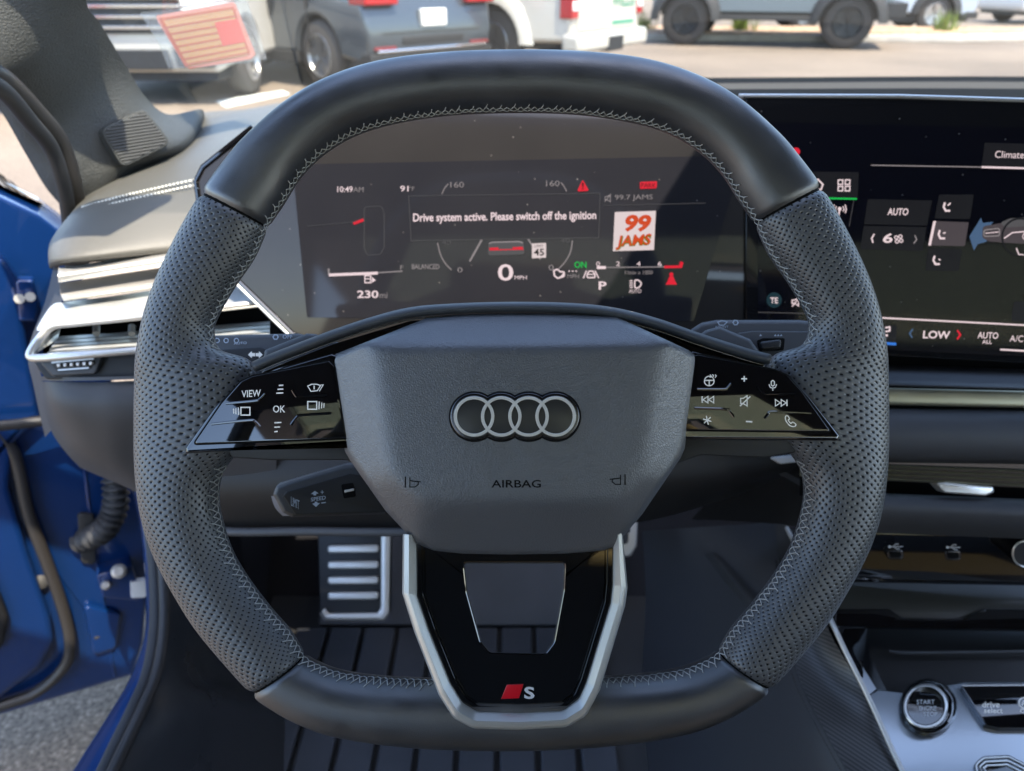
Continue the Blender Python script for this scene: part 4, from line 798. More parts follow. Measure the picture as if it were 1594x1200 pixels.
IL([(512, 428), (588, 425)], 4.4, 'white'); IL([(588, 424.5), (627, 422)], 2, 'grey'); IL([(512, 428), (511.5, 418)], 3, 'grey'); I('F', 623, 628, 413, 420, 'grey')
sc(ins, CL, 'fuel_icon', 'white', lambda g: (g.stroke([(568, 429), (577, 429), (577, 440), (568, 440)], 1.8, CL, .0007, True), g.stroke([(569, 434), (576, 434)], 1.5, CL, .0007), g.poly([(579, 431), (585, 436), (579, 440)], CL, .0007)))
I('230', 556, 589, 452, 464, bold=.02, name='range_readout'); I('mi', 591, 603, 455, 464, 'grey'); I('BALANCED', 641, 684, 411, 419, 'grey', bold=.015)
IL(rnd([(567, 322), (594, 321), (598, 332), (598, 385), (592, 396), (572, 397), (567, 388)], 5), 1.0, 'dim', .0006, True); IL([(550, 348), (566, 342)], 4.5, 'red'); IL([(478, 352), (556, 345)], .8, 'dim')
# centre screen
Cn = lambda *a, **k: tx(cen, C2, *a, **k); CLn = lambda *a, **k: ln_(cen, C2, *a, **k); CP = lambda *a, **k: pl(cen, C2, *a, **k)
sc(cen, C2, 'alert_icon', 'red', lambda g: g.poly(ngon(1239, 236, 6.5, 18), C2, .0006))
CP([(1533, 222), (1900, 232), (1900, 272), (1528, 258)], 'tile'); CLn([(1356, 257), (1528, 260)], 1.6, 'grey'); CLn([(1528, 260), (1900, 270)], 3, 'white', .0007); Cn('Climate', 1549, 1594, 235, 246, slope=.02, shear=.1)
CP([(1256, 267), (1337, 268), (1335, 308), (1256, 307)], 'tile'); CLn([(1256, 308), (1334, 309.5)], 2.8, 'green', .0007)
sc(cen, C2, 'home_icon', 'white', lambda g: g.stroke([(1264, 287), (1273, 279), (1281, 287), (1278, 295), (1267, 295)], 2.4, C2, .0007, True))
sc(cen, C2, 'menu_icon', 'white', lambda g: [g.stroke([(x, y), (x + 7, y), (x + 6.6, y + 7), (x - .4, y + 7)], 1.8, C2, .0007, True) for x in (1305, 1316) for y in (280, 290)])
sc(cen, C2, 'antenna_icon', 'white', lambda g: (g.stroke([(1307, 326), (1305, 338)], 2.4, C2, .0007), g.poly(ngon(1307, 325, 3, 12), C2, .0008), [g.stroke([(1307 + s * r, 325 - r * .8), (1307 + s * (r + 2), 326), (1307 + s * r, 325 + r * .8)], 1.5, C2, .0007) for s in (-1, 1) for r in (5, 8.5)]))
CLn([(1329, 312), (1322, 352)], .8, 'dim')
CP([(1351, 310), (1451, 312), (1443, 351), (1345, 349)], 'tile'); CP([(1344.5, 351.5), (1442.5, 353.5), (1436, 391), (1339, 388)], 'tile'); Cn('AUTO', 1382, 1414, 324, 335, bold=.015, slope=.015, shear=.15)
CLn([(1361, 364), (1357, 371), (1359, 378)], 2.2, 'white', .0007); CLn([(1424, 366), (1427, 373), (1422, 379)], 1.8, 'grey', .0007); Cn('6', 1375, 1390, 363, 378, bold=.02, shear=.2)
sc(cen, C2, 'fan_icon', 'white', lambda g: [g.stroke([(1399 + 4.6 * math.cos(a) + 2.6 * math.cos(b), 372 + 4.6 * math.sin(a) + 2.6 * math.sin(b)) for b in [i * math.pi / 5 for i in range(10)]], 1.4, C2, .0007 + a * .00001, True) for a in (.6, 2.2, 3.7, 5.3)])
CP([(1462, 303), (1516, 303), (1510, 341), (1455, 340)], 'tile'); CP([(1453, 344), (1508, 346), (1502, 383), (1445, 382)], 'tile2'); CP([(1453, 344), (1457, 344), (1449, 382), (1445, 382)], 'white', .0007); CP([(1445, 386), (1498, 388), (1492, 422), (1440, 421)], 'tile')
def seat(x, y, k): return lambda g: (g.stroke([(x - 3, y - 7), (x - 5, y), (x - 2, y + 6), (x + 5, y + 6)], 3, C2, .0008), g.stroke([(x + 1 + k, y - 2), (x + 6, y - 6 + k * 3)], 2, C2, .0008))
for x, y, k in ((1474, 322, 0), (1466, 365, 1), (1458, 405, 2)): sc(cen, C2, 'seat_icon', 'white', seat(x, y, k))
sc(cen, C2, 'airflow_arrow', 'steel', lambda g: g.poly([(1509, 368), (1527, 339), (1530, 347), (1546, 345), (1538, 357), (1536, 376), (1522, 380), (1516, 390)], C2, .0006))
CP(rnd([(1530, 352), (1560, 347), (1600, 341), (1900, 345), (1900, 384), (1600, 380), (1540, 376), (1529, 370)], 6), 'tile2', .0007, 'cabin_graphic'); CP(rnd([(1556, 347), (1572, 340), (1640, 335), (1640, 350), (1566, 354)], 4), 'dim', .00075, 'cabin_graphic')
CLn(rnd([(1532, 358), (1556, 355), (1556, 367), (1531, 368)], 4), 1.5, 'grey', .0008, True); CLn([(1534, 363), (1555, 361)], 1.2, 'white', .0008)
CLn(ngon(1588, 369, 28, 36, 29), 3, 'tile', .0009, True); CLn([(1563, 371), (1576, 362), (1600, 360)], 1.8, 'white', .0009); CLn([(1582, 386), (1586, 396), (1600, 397)], 1.8, 'white', .0009); CLn(ngon(1597, 368, 5, 16), 1.2, 'white', .001, True)
sc(cen, C2, 'badge_circle', 'teal', lambda g: g.poly(ngon(1205, 467, 12, 24), C2, .0006)); Cn('TE', 1199, 1211, 463, 472, bold=.015)
sc(cen, C2, 'mute_icon', 'white', lambda g: (g.stroke([(1233, 467), (1237, 467), (1243, 463), (1243, 476), (1237, 472), (1233, 472)], 1.6, C2, .0007, True), g.stroke([(1233, 477), (1246, 461)], 1.6, C2, .0007)))
CLn([(1180, 486), (1260, 488)], 1, 'dim'); CLn([(1340, 493), (1594, 506), (1900, 522)], 2.4, 'white')
CP([(1578, 469), (1900, 480), (1900, 515), (1574, 500)], 'tile')
CP([(1350, 505), (1396, 507), (1395, 538), (1350, 536)], 'tile'); sc(cen, C2, 'seat_icon', 'white', lambda g: (g.stroke([(1373, 509), (1371, 517), (1374, 522), (1382, 522)], 3.4, C2, .0007), g.stroke([(1378, 510), (1385, 509), (1385, 515), (1378, 516)], 2.4, C2, .0007))); CLn([(1350, 533), (1395, 535.5)], 4, 'blue', .0008)
CLn([(1421, 512), (1416, 519), (1420, 526)], 2.4, 'steel', .0007); CLn([(1490, 514), (1495, 521), (1490, 528)], 2.6, 'red', .0007)
Cn('LOW', 1437, 1479, 515, 527, bold=.02, slope=.02, shear=.1); Cn('AUTO', 1522, 1554, 517, 527, slope=.03, bold=.01, shear=.1); Cn('ALL', 1529, 1544, 529, 535, bold=.01); Cn('A/C', 1572, 1593, 522, 532, slope=.03, shear=.1); CLn([(1557, 544), (1594, 546), (1640, 548)], 2.6, 'white')
# ---------------------------------------------------------------- steering wheel
DW = .36; WS = Surf(CAM + FWD * DW, -FWD); PXM = DW / F
wheel = thing('steering_wheel', 'black leather steering wheel with flattened top and bottom and four-ring emblem', 'steering wheel', WS.p(797, 649))
half = [(0, 83, 0, 172), (104, 86, 95, 175), (204, 98, 180, 187), (284, 123, 245, 206), (350, 160, 295, 236), (412, 214, 330, 271), (448, 256, 356, 312),
        (479, 299, 381, 350), (517, 364, 402, 396), (549, 432, 434, 443), (567, 486, 460, 488), (577, 535, 466, 512), (581, 565, 455, 540), (583, 598, 408, 558),
        (584, 630, 396, 600), (584, 665, 398, 660), (583, 702, 428, 700), (580, 742, 452, 735), (574, 785, 458, 776), (563, 828, 448, 824), (545, 872, 433, 864),
        (516, 925, 408, 905), (489, 968, 375, 948), (452, 1014, 345, 983), (401, 1070, 322, 1019), (377, 1090, 298, 1034), (329, 1118, 262, 1046), (267, 1140, 204, 1054), (150, 1157, 120, 1058), (0, 1163, 0, 1059)]
SEAM_A, SEAM_B, NS = 7, 24, 10
full = half + [(-a, b, -c, d) for a, b, c, d in half[-2:0:-1]]
rimp = cr(full, NS, closed=True)
rimp = [(796 + a, b - a * .0085, 796 + c, d - c * .0085) for a, b, c, d in rimp]
NR = len(rimp); SEG = 56; HD = .0150
def rim_pt(i, ang, grow=0.0):
    ox, oy, ix, iy = rimp[i % NR]
    o = WS.p(ox, oy); q = WS.p(ix, iy); c = (o + q) / 2; h = (o - q) / 2; hw = h.length + grow; d = h.normalized()
    ca, sa = math.cos(ang), math.sin(ang); e = .9
    return c + d * hw * math.copysign(abs(ca) ** e, ca) + WS.n * (HD + grow) * math.copysign(abs(sa) ** e, sa)
arc = [0.0]
for i in range(1, NR + 1):
    arc.append(arc[-1] + (rim_pt(i, math.pi / 2) - rim_pt(i - 1, math.pi / 2)).length)
def rim_section(i0, i1, name, m, parent):
    mb = MB(); rows = []; nrep = 30
    idx = list(range(i0, i1 + 1)); L = (arc_at(i1) - arc_at(i0))
    for n_, i in enumerate(idx):
        e = min(n_, len(idx) - 1 - n_); g = (-.0022, -.0007, -.0001)[e] if e < 3 else 0
        rows.append([rim_pt(i, 2 * math.pi * k / SEG - math.pi, g) for k in range(SEG + 1)])
    # tight end so the two leathers meet in a groove
    mb.grid(rows)
    for n_, i in enumerate(idx):
        for k in range(SEG + 1): mb.uv[n_ * (SEG + 1) + k] = (arc_at(i) / .0037, nrep * k / SEG)
    return mb.build(name, m, parent, smooth=80)
def arc_at(i): return arc[i] if i <= NR else arc[NR] + arc[i - NR]
# stations: index = station*NS
A, B = SEAM_A * NS, SEAM_B * NS
for rng in ((A, B, 'perforated_grip', M['perf']), (B, NR - B, 'smooth_grip', M['leather']), (NR - B, NR - A, 'perforated_grip', M['perf']), (NR - A, NR + A, 'smooth_grip', M['leather'])):
    rim_section(*rng, wheel)
core = MB(); core.grid([[rim_pt(i, 2 * math.pi * k / 24, -.0016) for k in range(25)] for i in range(NR + 1)])
core.build('rim_core', M['gap'], wheel, smooth=80)
# cross-stitching along the inner edge
def stitch(i0, i1, LO=.08, HI=.22):
    mb = MB(); a0, a1 = arc_at(i0), arc_at(i1); n = int((a1 - a0) / .0036); base = [rim_pt(i, math.pi - .5) for i in range(i0, i1 + 1)]
    cum = [0]
    for k in range(1, len(base)): cum.append(cum[-1] + (base[k] - base[k - 1]).length)
    n = int(cum[-1] / .0034)
    def at(t, ang):
        t = max(0, min(cum[-1] - 1e-6, t)); k = 0
        lo, hi = 0, len(cum) - 1
        while hi - lo > 1:
            md = (lo + hi) // 2
            if cum[md] <= t: lo = md
            else: hi = md
        u = (t - cum[lo]) / (cum[hi] - cum[lo]); return rim_pt(i0 + lo, ang, .0003).lerp(rim_pt(i0 + hi, ang, .0003), u)
    s = cum[-1] / n
    for j in range(n):
        t = j * s; r1 = random.uniform(-.04, .04); r2 = random.uniform(-.03, .03)
        hi_, lo_ = math.pi - HI + r1, math.pi - LO + r2
        mb.tube([at(t, lo_), at(t + s * .55, hi_)], .00027, 5)
        mb.tube([at(t + s * .55, hi_), at(t + s * 1.0, lo_)], .00027, 5)
        mb.tube([at(t, lo_ + .04), at(t + s * .5, lo_ + .10), at(t + s * .92, lo_ + .04)], .00024, 5)
        if j % 2: mb.tube([at(t + s * .55, hi_), at(t + s * .75, hi_ - .14)], .00027, 5)
    return mb.build('stitching', M['thread'], wheel)
FL = 12 * NS
stitch(NR - FL, NR + FL)
stitch(17 * NS - 4, 28 * NS, .08, .34); stitch(NR - 28 * NS, NR - 17 * NS + 4, .08, .34)

# airbag cover -----------------------------------------------------------
out = [(664, 495), (724, 489), (797, 487), (880, 488), (960, 493), (1072, 545), (1083, 553), (1083, 566), (1066, 698), (1060, 712), (1000, 800), (958, 850), (940, 857), (880, 863), (797, 865), (720, 863), (675, 857), (648, 846), (600, 795), (546, 718), (537, 703), (515, 570), (513, 559), (522, 551)]
out = rnd(out, 9, 4)
def sd(x, y, a, b):  # signed distance to the left of a->b
    dx, dy = b[0] - a[0], b[1] - a[1]; l = math.hypot(dx, dy); return ((x - a[0]) * dy - (y - a[1]) * dx) / l
fac = [((590, 541), (1028, 537), .95), ((1031, 540), (1004, 735), .55), ((1004, 735), (930, 800), .62), ((985, 778), (625, 780), .52), ((680, 800), (608, 738), .62), ((608, 738), (583, 545), .55)]
def padh(x, y):
    hs = [62 - 2.2e-5 * ((x - 797) ** 2 + (y - 645) ** 2)]
    for a, b, k in fac: hs.append(62 - k * max(sd(x, y, a, b), -200) if True else 0)
    kk = 4.0; m = min(hs); return m - kk * math.log(sum(math.exp(-(h - m) / kk) for h in hs))
mb = MB(); cxp, cyp = 797, 660; rings = []
dense = []
for i in range(len(out)):
    a = Vector(out[i]); b = Vector(out[(i + 1) % len(out)]); n = max(1, int((b - a).length / 5))
    dense += [tuple(a.lerp(b, k / n)) for k in range(n)]
PAD0 = .0085
rr = [0.004] + [i / 60 for i in range(1, 58)] + [.962, .976, .987, .995, 1.0]
for t in rr:
    ring = []
    for x, y in dense:
        X, Y = cxp + (x - cxp) * t, cyp + (y - cyp) * t
        h = padh(X, Y)
        e = 1 - t
        drop = 0 if t < .958 else 7 * ((t - .958) / .042) ** 2.2
        ring.append(WS.p(X, Y, PAD0 + (h - drop) * PXM))
    rings.append(ring)
rings.append([p - WS.n * .004 for p in rings[-1]]); rings.append([p - WS.n * .016 for p in rings[-2]])
mb.ring_stack(rings, True, False)
pad = mb.build('airbag_cover', M['pad'], wheel, smooth=60)
def padoff(x, y, o=0): return PAD0 + padh(x, y) * PXM + o
class PadSurf:
    n = WS.n
    def p(s, x, y, off=0.0): return WS.p(x, y, padoff(x, y, off))
PS = PadSurf()
# emblem: four overlapping rings in a recess
rcx = [738, 780.3, 822.7, 865.0]; rcy = 648.5
def union(r, n=28):
    hw = 42.33 / 2; a = math.acos(min(1, hw / r)); pts = []
    for i, c in enumerate(rcx):            # upper side, left to right (pixel y down)
        s = math.pi if i == 0 else math.pi - a; e = 0 if i == 3 else a
        if i == 0: s = math.pi
        pts += [(c + r * math.cos(s + (e - s) * k / n), rcy - r * math.sin(s + (e - s) * k / n)) for k in range(n + (1 if i == 3 else 0))]
    low = [(x, 2 * rcy - y) for x, y in pts[::-1]][1:-1]
    return pts + low
offE = padoff(800, 648)
emb = MB().prism(union(39.5), WS, offE + .0003, .002, bev=.8).build('emblem_recess', M['engrave'], wheel)
b2 = MB().prism(union(37.2), WS, offE + .0012, .003, bev=2.2).build('emblem_bezel', M['darkmetal'], wheel)
b3 = MB().prism(union(33.0), WS, offE + .0015, .002, bev=.6).build('emblem_disc', M['emblemdark'], wheel)
for i, c in enumerate(rcx):
    mb = MB(); n = 72; prof = [(31.6, .0012), (31.6, .0020), (31.0, .0022), (27.2, .0022), (26.6, .0020), (26.6, .0012)]
    rows = [[WS.p(c + r * math.cos(2 * math.pi * k / n), rcy - .3 + r * math.sin(2 * math.pi * k / n), offE + o + i * .00002) for k in range(n + 1)] for r, o in prof]
    mb.grid(rows); mb.build('emblem_ring', M['emblem'], wheel, smooth=30)
MB().text('AIRBAG', 765, 842, 747, 759, PS, .00012, bold=.012).build('airbag_lettering', M['engrave'], wheel)
for x, s in ((642, 1), (962, -1)):
    g = MB(); y = 751 if s > 0 else 747
    X = lambda d: x + d * s
    g.stroke([(X(-11), y - 9), (X(-11), y + 8)], 2, PS, .00012)
    g.stroke([(X(-4), y - 8), (X(-4), y + 7), (X(4), y + 7), (X(9), y + 3), (X(9), y - 1), (X(2), y - 2), (X(-4), y - 3)], 1.6, PS, .00012)
    g.stroke([(X(4), y - 2), (X(13), y - 1)], 1.6, PS, .00012)
    g.build('horn_mark', M['engrave'], wheel)

# upper bow and gloss trim -------------------------------------------------
bow = cr([(393, 572), (420, 560), (450, 548), (513, 524), (575, 503), (637, 487), (700, 481), (797, 478), (890, 480), (955, 487), (1020, 503), (1080, 524), (1145, 545), (1175, 554), (1200, 560)], 6)
mb = MB(); rings = []
for i, (x, y) in enumerate(bow):
    a = Vector(bow[max(i - 1, 0)]); b = Vector(bow[min(i + 1, len(bow) - 1)]); t = (b - a).normalized(); nn = Vector((t.y, -t.x)); ring = []
    e = min(i, len(bow) - 1 - i); sc = .7 if e == 0 else 1
    for k in range(20):
        an = 2 * math.pi * k / 20; u = math.cos(an) * 8.5 * sc; vv = math.sin(an) * .0055 * sc
        ring.append(WS.p(x + nn.x * u, y + nn.y * u, .0085 + vv))
    rings.append(ring)
mb.ring_stack(rings).build('spoke_bow', M['bow'], wheel, smooth=60)
# thin bright line under the bow
ln = [(x, y + 10.5) for x, y in bow[3:-3]]
mb = MB(); mb.tube([WS.p(x, y, .0105) for x, y in ln], .00045, 8); mb.build('spoke_trim_line', M['darkmetal'], wheel)
gl = [(402, 582), (450, 562), (520, 535), (640, 499), (797, 490), (955, 497), (1072, 531), (1150, 555), (1196, 568), (1150, 600), (900, 560), (700, 560), (440, 606)]
MB().prism(rnd(gl, 6), WS, .0088, .006, bev=1.5).build('spoke_backing', M['gloss'], wheel)
def spoke(outer, panel):
    o = MB().prism(outer, WS, .0168, .012, bev=5.0, k=5).build('spoke_trim', M['gloss'], wheel, smooth=50)
    g = MB().prism(inset(panel, -2.2), WS, .01695, .002, bev=.4).build('panel_gap', M['gap'], o)
    return MB().prism(panel, WS, .0173, .003, bev=1.4, k=4).build('button_panel', M['gloss'], wheel, smooth=50)
left_out = rnd([(398, 588), (440, 572), (516, 550), (545, 560), (560, 700), (536, 691), (288, 706), (289, 697), (334, 634), (365, 602)], [8, 20, 4, 4, 2, 2, 5, 5, 30, 20])
left_pan = rnd([(302, 691), (345, 628), (375, 594), (392, 586), (512, 562), (520, 570), (540, 682)], [3, 30, 12, 6, 1, 1, 2])
right_out = rnd([(1040, 560), (1078, 546), (1150, 563), (1200, 574), (1232, 585), (1262, 620), (1307, 678), (1306, 686), (1060, 684), (1030, 690)], [4, 4, 20, 20, 25, 20, 5, 5, 2, 2])
right_pan = rnd([(1070, 556), (1086, 552), (1205, 576), (1226, 585), (1250, 612), (1293, 672), (1055, 669)], [1, 1, 10, 12, 25, 3, 2])
lp = spoke(left_out, left_pan); rp = spoke(right_out, right_pan)
# dark underside of both spokes
MB().prism(rnd([(345, 690), (560, 688), (580, 740), (540, 716), (420, 716), (362, 712)], 5), WS, .006, .014, bev=2).build('spoke_underside', M['plastic_dark'], wheel)
MB().prism(rnd([(1040, 682), (1246, 684), (1238, 704), (1190, 712), (1090, 708), (1030, 730)], 5), WS, .006, .014, bev=2).build('spoke_underside', M['plastic_dark'], wheel)
OL = .0174
def leg(par, fn):
    g = MB(); fn(g); return g.build('button_legend', M['legend'], par)
def ridge(par, pts, w=4.2):
    g = MB(); P = cr(pts, 4) if len(pts) > 2 else pts
    mb_ = []
    g.tube([WS.p(x, y, .0173) for x, y in P], w / 2 * PXM, 8)
    g.build('tactile_ridge', M['gloss'], par)
T = lambda s, *a, **k: (lambda g: g.text(s, *a, WS, OL, **k))
leg(lp, T('VIEW', 376, 406, 607, 618, slope=-.06, bold=.01)); leg(lp, T('OK', 425, 444, 631, 642, bold=.01))
for ys in (((434, 441, 600), (432, 441, 606), (430, 441, 612)), ((427, 438, 658), (427, 436, 665), (427, 432, 672))):
    leg(lp, lambda g: [g.stroke([(a, y), (b, y - .5)], 2, WS, OL) for a, b, y in ys])
def box_icon(g, x, y, s):
    g.stroke([(x - 7, y - 6), (x + 7, y - 6), (x + 7, y + 6), (x - 7, y + 6)], 1.8, WS, OL, True)
    for k in (11, 15, 18.5): g.stroke([(x + s * k, y - 6 + (k - 11) * .3), (x + s * (k - .5), y + 6 - (k - 11) * .3)], 1.5, WS, OL)
leg(lp, lambda g: box_icon(g, 382, 640, -1)); leg(lp, lambda g: box_icon(g, 486, 631, 1))
leg(lp, lambda g: (g.stroke([(479, 601), (485, 598), (493, 598), (499, 600), (494, 608), (484, 609)], 1.6, WS, OL, True), g.stroke([(489, 600), (489, 606)], 1.8, WS, OL), g.stroke([(499, 599), (503, 599), (497, 609)], 1.3, WS, OL)))
ridge(lp, [(352, 628), (396, 624), (405, 621), (413, 613)]); ridge(lp, [(329, 660), (388, 654), (397, 656), (405, 664)])
ridge(lp, [(455, 607), (460, 615), (466, 617), (509, 614)]); ridge(lp, [(453, 661), (462, 649), (470, 646), (516, 643)])
# right panel
leg(rp, lambda g: (g.stroke(ngon(1104, 593, 7.5, 20), 1.7, WS, OL, True), g.stroke([(1097, 592), (1111, 592)], 2, WS, OL), g.stroke([(1104, 592), (1104, 600)], 2, WS, OL), [g.stroke([(1105 + k * 4, 583), (1107 + k * 4, 585), (1105 + k * 4, 588)], 1.3, WS, OL) for k in range(3)]))
leg(rp, T('+', 1154, 1163, 585, 594, bold=.02)); leg(rp, lambda g: g.stroke([(1161, 656), (1171, 656.5)], 2.4, WS, OL))
leg(rp, lambda g: (g.stroke([(1200.5, 594), (1203, 592), (1205.5, 594), (1205.5, 599), (1203, 601), (1200.5, 599)], 1.6, WS, OL, True), g.stroke([(1197, 598), (1199, 603), (1203, 604), (1207, 603), (1209, 598)], 1.5, WS, OL), g.stroke([(1203, 604), (1203, 608)], 1.6, WS, OL)))
def skip(g, x, y, s):
    g.stroke([(x + s * 9, y - 5), (x + s * 9, y + 5)], 2, WS, OL)
    for k in (-1, 8): g.stroke([(x + s * (k - 8), y - 5), (x + s * (k - 8), y + 5), (x + s * k, y)], 1.5, WS, OL, True)
leg(rp, lambda g: skip(g, 1102, 622, -1)); leg(rp, lambda g: skip(g, 1216, 627, 1))
leg(rp, lambda g: (g.stroke([(1153, 620), (1157, 620), (1163, 616), (1163, 632), (1157, 628), (1153, 628)], 1.5, WS, OL, True), g.stroke([(1152, 632), (1168, 617)], 1.8, WS, OL)))
leg(rp, lambda g: [g.stroke([(1101 - 7 * math.cos(a), 654 - 7 * math.sin(a)), (1101 + 7 * math.cos(a), 654 + 7 * math.sin(a))], 1.7, WS, OL + .00002 * a) for a in (.3, .3 + math.pi / 3, .3 + 2 * math.pi / 3)])
leg(rp, lambda g: g.stroke(cr([(1223, 648), (1226, 647), (1229, 652), (1227, 654), (1231, 659), (1234, 657), (1239, 661), (1236, 664), (1229, 662), (1223, 654)], 3, True), 1.6, WS, OL, True))
ridge(rp, [(1085, 606), (1126, 606), (1132, 604), (1138, 597)]); ridge(rp, [(1179, 601), (1185, 609), (1192, 612), (1237, 612)])
ridge(rp, [(1081, 635), (1130, 637), (1136, 641), (1142, 649)]); ridge(rp, [(1190, 651), (1196, 644), (1203, 641), (1262, 643)])

# lower spoke --------------------------------------------------------------
b_out = rnd([(627, 831), (626, 923), (645, 984), (683, 1082), (706, 1118), (736, 1134), (808, 1136), (881, 1132), (912, 1115), (934, 1074), (973, 943), (977, 915), (969, 829)], [2, 12, 10, 10, 22, 30, 5, 30, 22, 10, 10, 12, 2])
b_in = rnd([(648, 833), (649, 927), (668, 982), (700, 1061), (720, 1094), (742, 1107), (808, 1109), (877, 1106), (902, 1087), (913, 1062), (951, 938), (954, 910), (955, 837)], [2, 12, 10, 10, 20, 24, 5, 24, 20, 10, 10, 12, 2])
mb = MB(); n = len(b_out)
# U-shaped bezel: sweep between the two outlines (open at the top)
rows = []
for t, o in ((0, -.004), (0, .0150), (.05, .0170), (.12, .0182), (.45, .0186), (.52, .0180), (.90, .0150), (.96, .0143), (1, .0132), (1, .004)):
    rows.append([WS.p(a[0] * (1 - t) + b[0] * t, a[1] * (1 - t) + b[1] * t, o) for a, b in zip(b_out, b_in)])
mb.grid(rows); mb.build('lower_bezel', M['silver'], wheel, smooth=50)
hole = rnd([(722, 876), (879, 876), (877, 918), (862, 1000), (848, 1018), (762, 1016), (748, 998), (727, 922)], [5, 5, 8, 20, 10, 10, 20, 8])
def dens(poly, n):
    L = [0]; P = poly + [poly[0]]
    for i in range(len(poly)): L.append(L[-1] + math.dist(P[i], P[i + 1]))
    res = []; j = 0
    for k in range(n):
        t = L[-1] * k / n
        while L[j + 1] < t: j += 1
        u = (t - L[j]) / max(L[j + 1] - L[j], 1e-9); res.append((P[j][0] * (1 - u) + P[j + 1][0] * u, P[j][1] * (1 - u) + P[j + 1][1] * u))
    return res
bl_out = [(648, 833)] + b_in[1:-1] + [(955, 837)]
def radial(poly, c, n):
    """outline point in each of n directions from c"""
    res = []
    for k in range(n):
        a = 2 * math.pi * k / n; d = (math.cos(a), math.sin(a)); best = None
        for i in range(len(poly)):
            p, q = poly[i - 1], poly[i]; ex, ey = q[0] - p[0], q[1] - p[1]; den = d[0] * ey - d[1] * ex
            if abs(den) < 1e-9: continue
            t = ((p[0] - c[0]) * ey - (p[1] - c[1]) * ex) / den; u = ((p[0] - c[0]) * d[1] - (p[1] - c[1]) * d[0]) / den
            if t > 0 and -1e-6 <= u <= 1 + 1e-6 and (best is None or t > best): best = t
        res.append((c[0] + d[0] * best, c[1] + d[1] * best))
    return res
cc = (801, 955); no = 240
ro = radial(bl_out, cc, no); rh = radial(hole, cc, no)
mb = MB(); rows = []
for q, o in ((ro, .002), (ro, .0126), (inset(ro, 1.5), .0130), (inset(ro, 8), .0130), (inset(ro, 9.5), .0122), (inset(ro, 12), .0122), (inset(ro, 13.5), .0130), (inset(rh, -2.2), .0130), (inset(rh, -.8), .0127), (rh, .0121), (rh, -.002)):
    rows.append([WS.p(x, y, o) for x, y in q])
rows = [r + [r[0]] for r in rows]
mb.grid(rows); low = mb.build('lower_spoke', M['gloss'], wheel, smooth=22)
MB().tube([WS.p(x, y, .0114) for x, y in rh], .0004, 6, closed=True).build('opening_lip', M['plastic'], wheel)
MB().prism([(780, 1088), (789, 1066), (815, 1065), (808, 1087)], WS, .0136, .001, bev=.8).build('badge', M['red'], wheel)
MB().text('S', 816, 832, 1069, 1088, WS, .0136, bold=.03).build('badge_letter', M['whiteprint'], wheel)

# stalks behind the wheel ---------------------------------------------------
S2 = Surf(CAM + FWD * .425, (-FWD + UP * .25))
def prints(par, fs, m='legend_dim'):
    for f in fs:
        g = MB(); f(g); g.build('printed_legend', M[m], par)
ls = thing('indicator_stalk', 'dark grey indicator and light stalk on the left of the steering column, behind the spoke', 'control stalk', S2.p(430, 545))
def sprism(par, poly, off, thick, bev, name, m, rad=6): return MB().prism(rnd(poly, rad), S2, off, thick, bev=bev, k=4).build(name, m, par, smooth=50)
sprism(ls, [(300, 527), (333, 522), (465, 519), (560, 540), (600, 640), (300, 600)], 0, .012, 7, 'stalk_body', M['plastic'])
sprism(ls, [(310, 547), (405, 540), (450, 556), (430, 640), (310, 620)], .0012, .004, 2, 'stalk_face', M['plastic_dark'])
sprism(ls, [(412, 545), (478, 519), (492, 520), (560, 545), (500, 620), (405, 600)], .008, .010, 6, 'stalk_collar', M['plastic'])
sprism(ls, [(428, 549), (452, 538), (470, 545), (440, 560)], .0083, .002, 1, 'collar_recess', M['gap'], 3)
ST = lambda s, *a, **k: (lambda g: g.text(s, *a, S2, .0004, **k))
prints(ls, [ST('AUTO', 364, 384, 532, 536, slope=-.05, bold=.01), lambda g: [g.stroke(ngon(x, 530, 3.5, 10), 1.2, S2, .0003, True) for x in (338, 352, 368)], lambda g: g.stroke(ngon(429, 524.5, 4, 6), 1.6, S2, .0003, True), ST('OFF', 440, 455, 521, 527)])
g = MB()
for x, s in ((392, -1), (403, 1)): g.poly([(x + s * 6, 552), (x, 546.5), (x, 549.5), (x - s * 5, 549.5), (x - s * 5, 554.5), (x, 554.5), (x, 557.5)], S2, .0016)
g.build('printed_legend', M['legend'], ls)
ws_ = thing('wiper_stalk', 'dark grey wiper stalk on the right of the steering column, with a ribbed roller', 'control stalk', S2.p(1180, 520))
sprism(ws_, [(1075, 513), (1092, 502), (1115, 498), (1245, 498), (1300, 504), (1310, 580), (1240, 600), (1060, 560)], 0, .012, 7, 'stalk_body', M['plastic'], 8)
sprism(ws_, [(1145, 519), (1170, 515), (1300, 516), (1300, 590), (1150, 580)], .0012, .004, 2, 'stalk_face', M['plastic'])
sprism(ws_, [(1098, 514), (1120, 508), (1168, 528), (1180, 545), (1190, 575), (1060, 545)], .008, .010, 6, 'stalk_collar', M['plastic'])
sprism(ws_, [(1178, 530), (1188, 526), (1222, 526), (1220, 545), (1182, 547)], .0018, .002, 1, 'roller_recess', M['gap'], 3)
sprism(ws_, [(1183, 532), (1216, 528), (1215, 541), (1186, 544)], .006, .004, 3, 'roller', M['plastic_dark'], 4)
prints(ws_, [lambda g: g.stroke([(1117, 501), (1124, 499), (1132, 501), (1127, 506), (1120, 506)], 1.5, S2, .0004, True), ST('FRONT', 1114, 1134, 507, 510.5, slope=-.03), lambda g: g.stroke(ngon(1145, 502, 4, 6), 1.6, S2, .0004, True)])
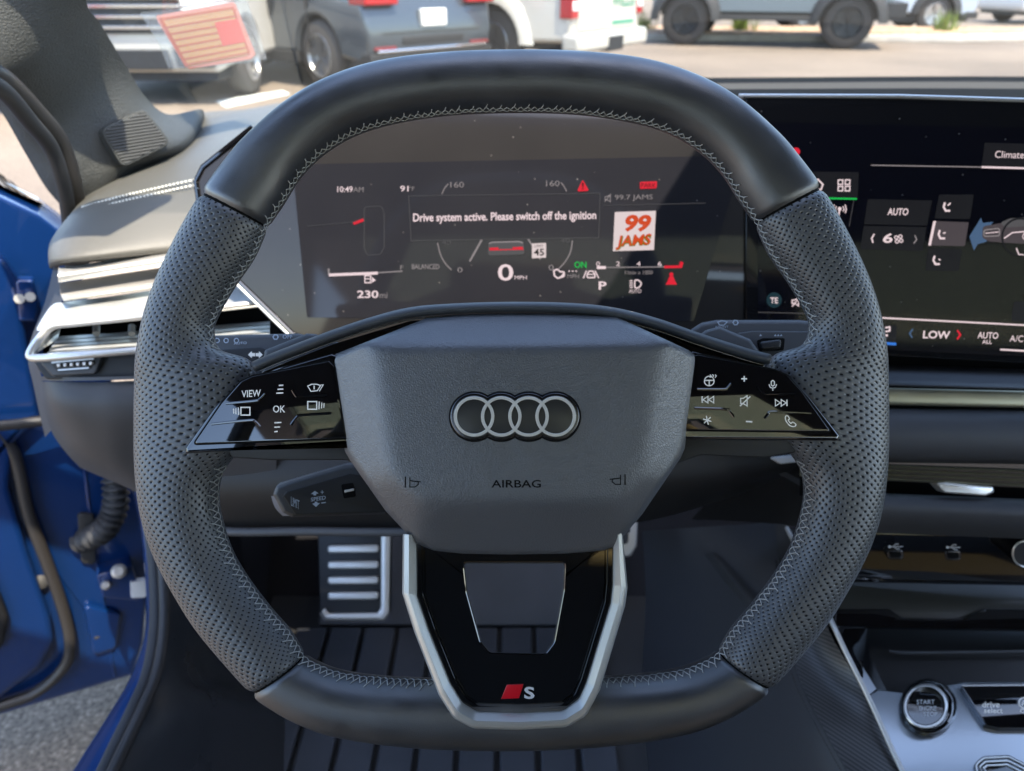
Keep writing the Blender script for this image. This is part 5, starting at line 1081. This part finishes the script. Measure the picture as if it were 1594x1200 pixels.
prints(ws_, [lambda g: [g.poly([(x, 523), (x + 2, 520), (x + 4, 523)], S2, .0016) for x in (1182, 1205, 1209.5, 1214)]])
S3 = Surf(CAM + FWD * .43, (-FWD + UP * .1 + RT * .1))
cs = thing('cruise_stalk', 'small black cruise control stalk angled under the left spoke, lettered SPEED', 'control stalk', S3.p(500, 770))
body = [(425, 770), (430, 757), (448, 750), (536, 724), (600, 720), (600, 800), (455, 805), (440, 798)]
MB().prism(rnd(body, [6, 8, 10, 6, 2, 2, 6, 6]), S3, 0, .016, bev=8, k=4).build('stalk_body', M['plastic'], cs, smooth=50)
face = [(441, 771), (447, 765), (545, 737), (600, 745), (600, 797), (460, 801)]
MB().prism(rnd(face, [4, 5, 4, 2, 2, 6]), S3, .0012, .004, bev=1.5).build('stalk_face', M['plastic_dark'], cs, smooth=50)
MB().prism(rnd([(531, 754), (550, 751), (554, 773), (535, 776)], 3), S3, .0016, .001, bev=.5).build('switch_recess', M['gap'], cs)
MB().prism(rnd([(536, 763), (551, 760), (551, 764), (536, 767)], 1.5), S3, .0040, .003, bev=1).build('switch', M['alu'], cs)
S3T = lambda s, *a, **k: (lambda g: g.text(s, *a, S3, .0016, **k))
prints(cs, [S3T('SPEED', 484, 507, 773, 779, slope=-.15, bold=.01), S3T('+', 499, 504, 763, 769), lambda g: g.poly([(484, 769), (490, 764), (496, 768), (492, 768.5), (492, 771), (488, 771), (488, 769)], S3, .0016), lambda g: g.poly([(486, 784), (490, 783), (490, 781), (494, 781), (494, 783), (498, 783), (492, 789)], S3, .0016), lambda g: g.stroke([(500, 783), (507, 782)], 1.5, S3, .0016), S3T('LIMIT', 453, 466, 776, 790, slope=.5)])
g = MB(); g.loft([[(426, 766, .452), (433, 754, .456), (450, 747, .458), (540, 721, .460), (600, 706, .462)], [(441, 772, .4275), (447, 765, .4275), (462, 760, .4275), (545, 736, .4275), (600, 721, .4275)]], 5, 3, thick=.006); g.build('stalk_top', M['stalktop'], cs, smooth=60)
g = MB(); g.loft([[(422, 772, .452), (428, 790, .452), (440, 803, .452)], [(441, 772, .4275), (446, 786, .4275), (458, 803, .4275)]], 4, 3, thick=.006); g.build('stalk_tip', M['stalktop'], cs, smooth=60)
TP = Surf(PD(462, 760, .4265), (PD(545, 736, .4265) - PD(447, 765, .4265)).cross(PD(450, 747, .457) - PD(462, 760, .4265)))
if TP.n.dot(CAM - TP.pt) < 0: TP.n = -TP.n
prints(cs, [lambda g: g.text('CANCEL', 482, 506, 739, 744, TP, .0012, slope=-.27), lambda g: g.text('RESUME', 484, 509, 746, 751, TP, .0012, slope=-.27), lambda g: g.text('ON', 455, 478, 749, 754, TP, .0012, slope=-.25)])
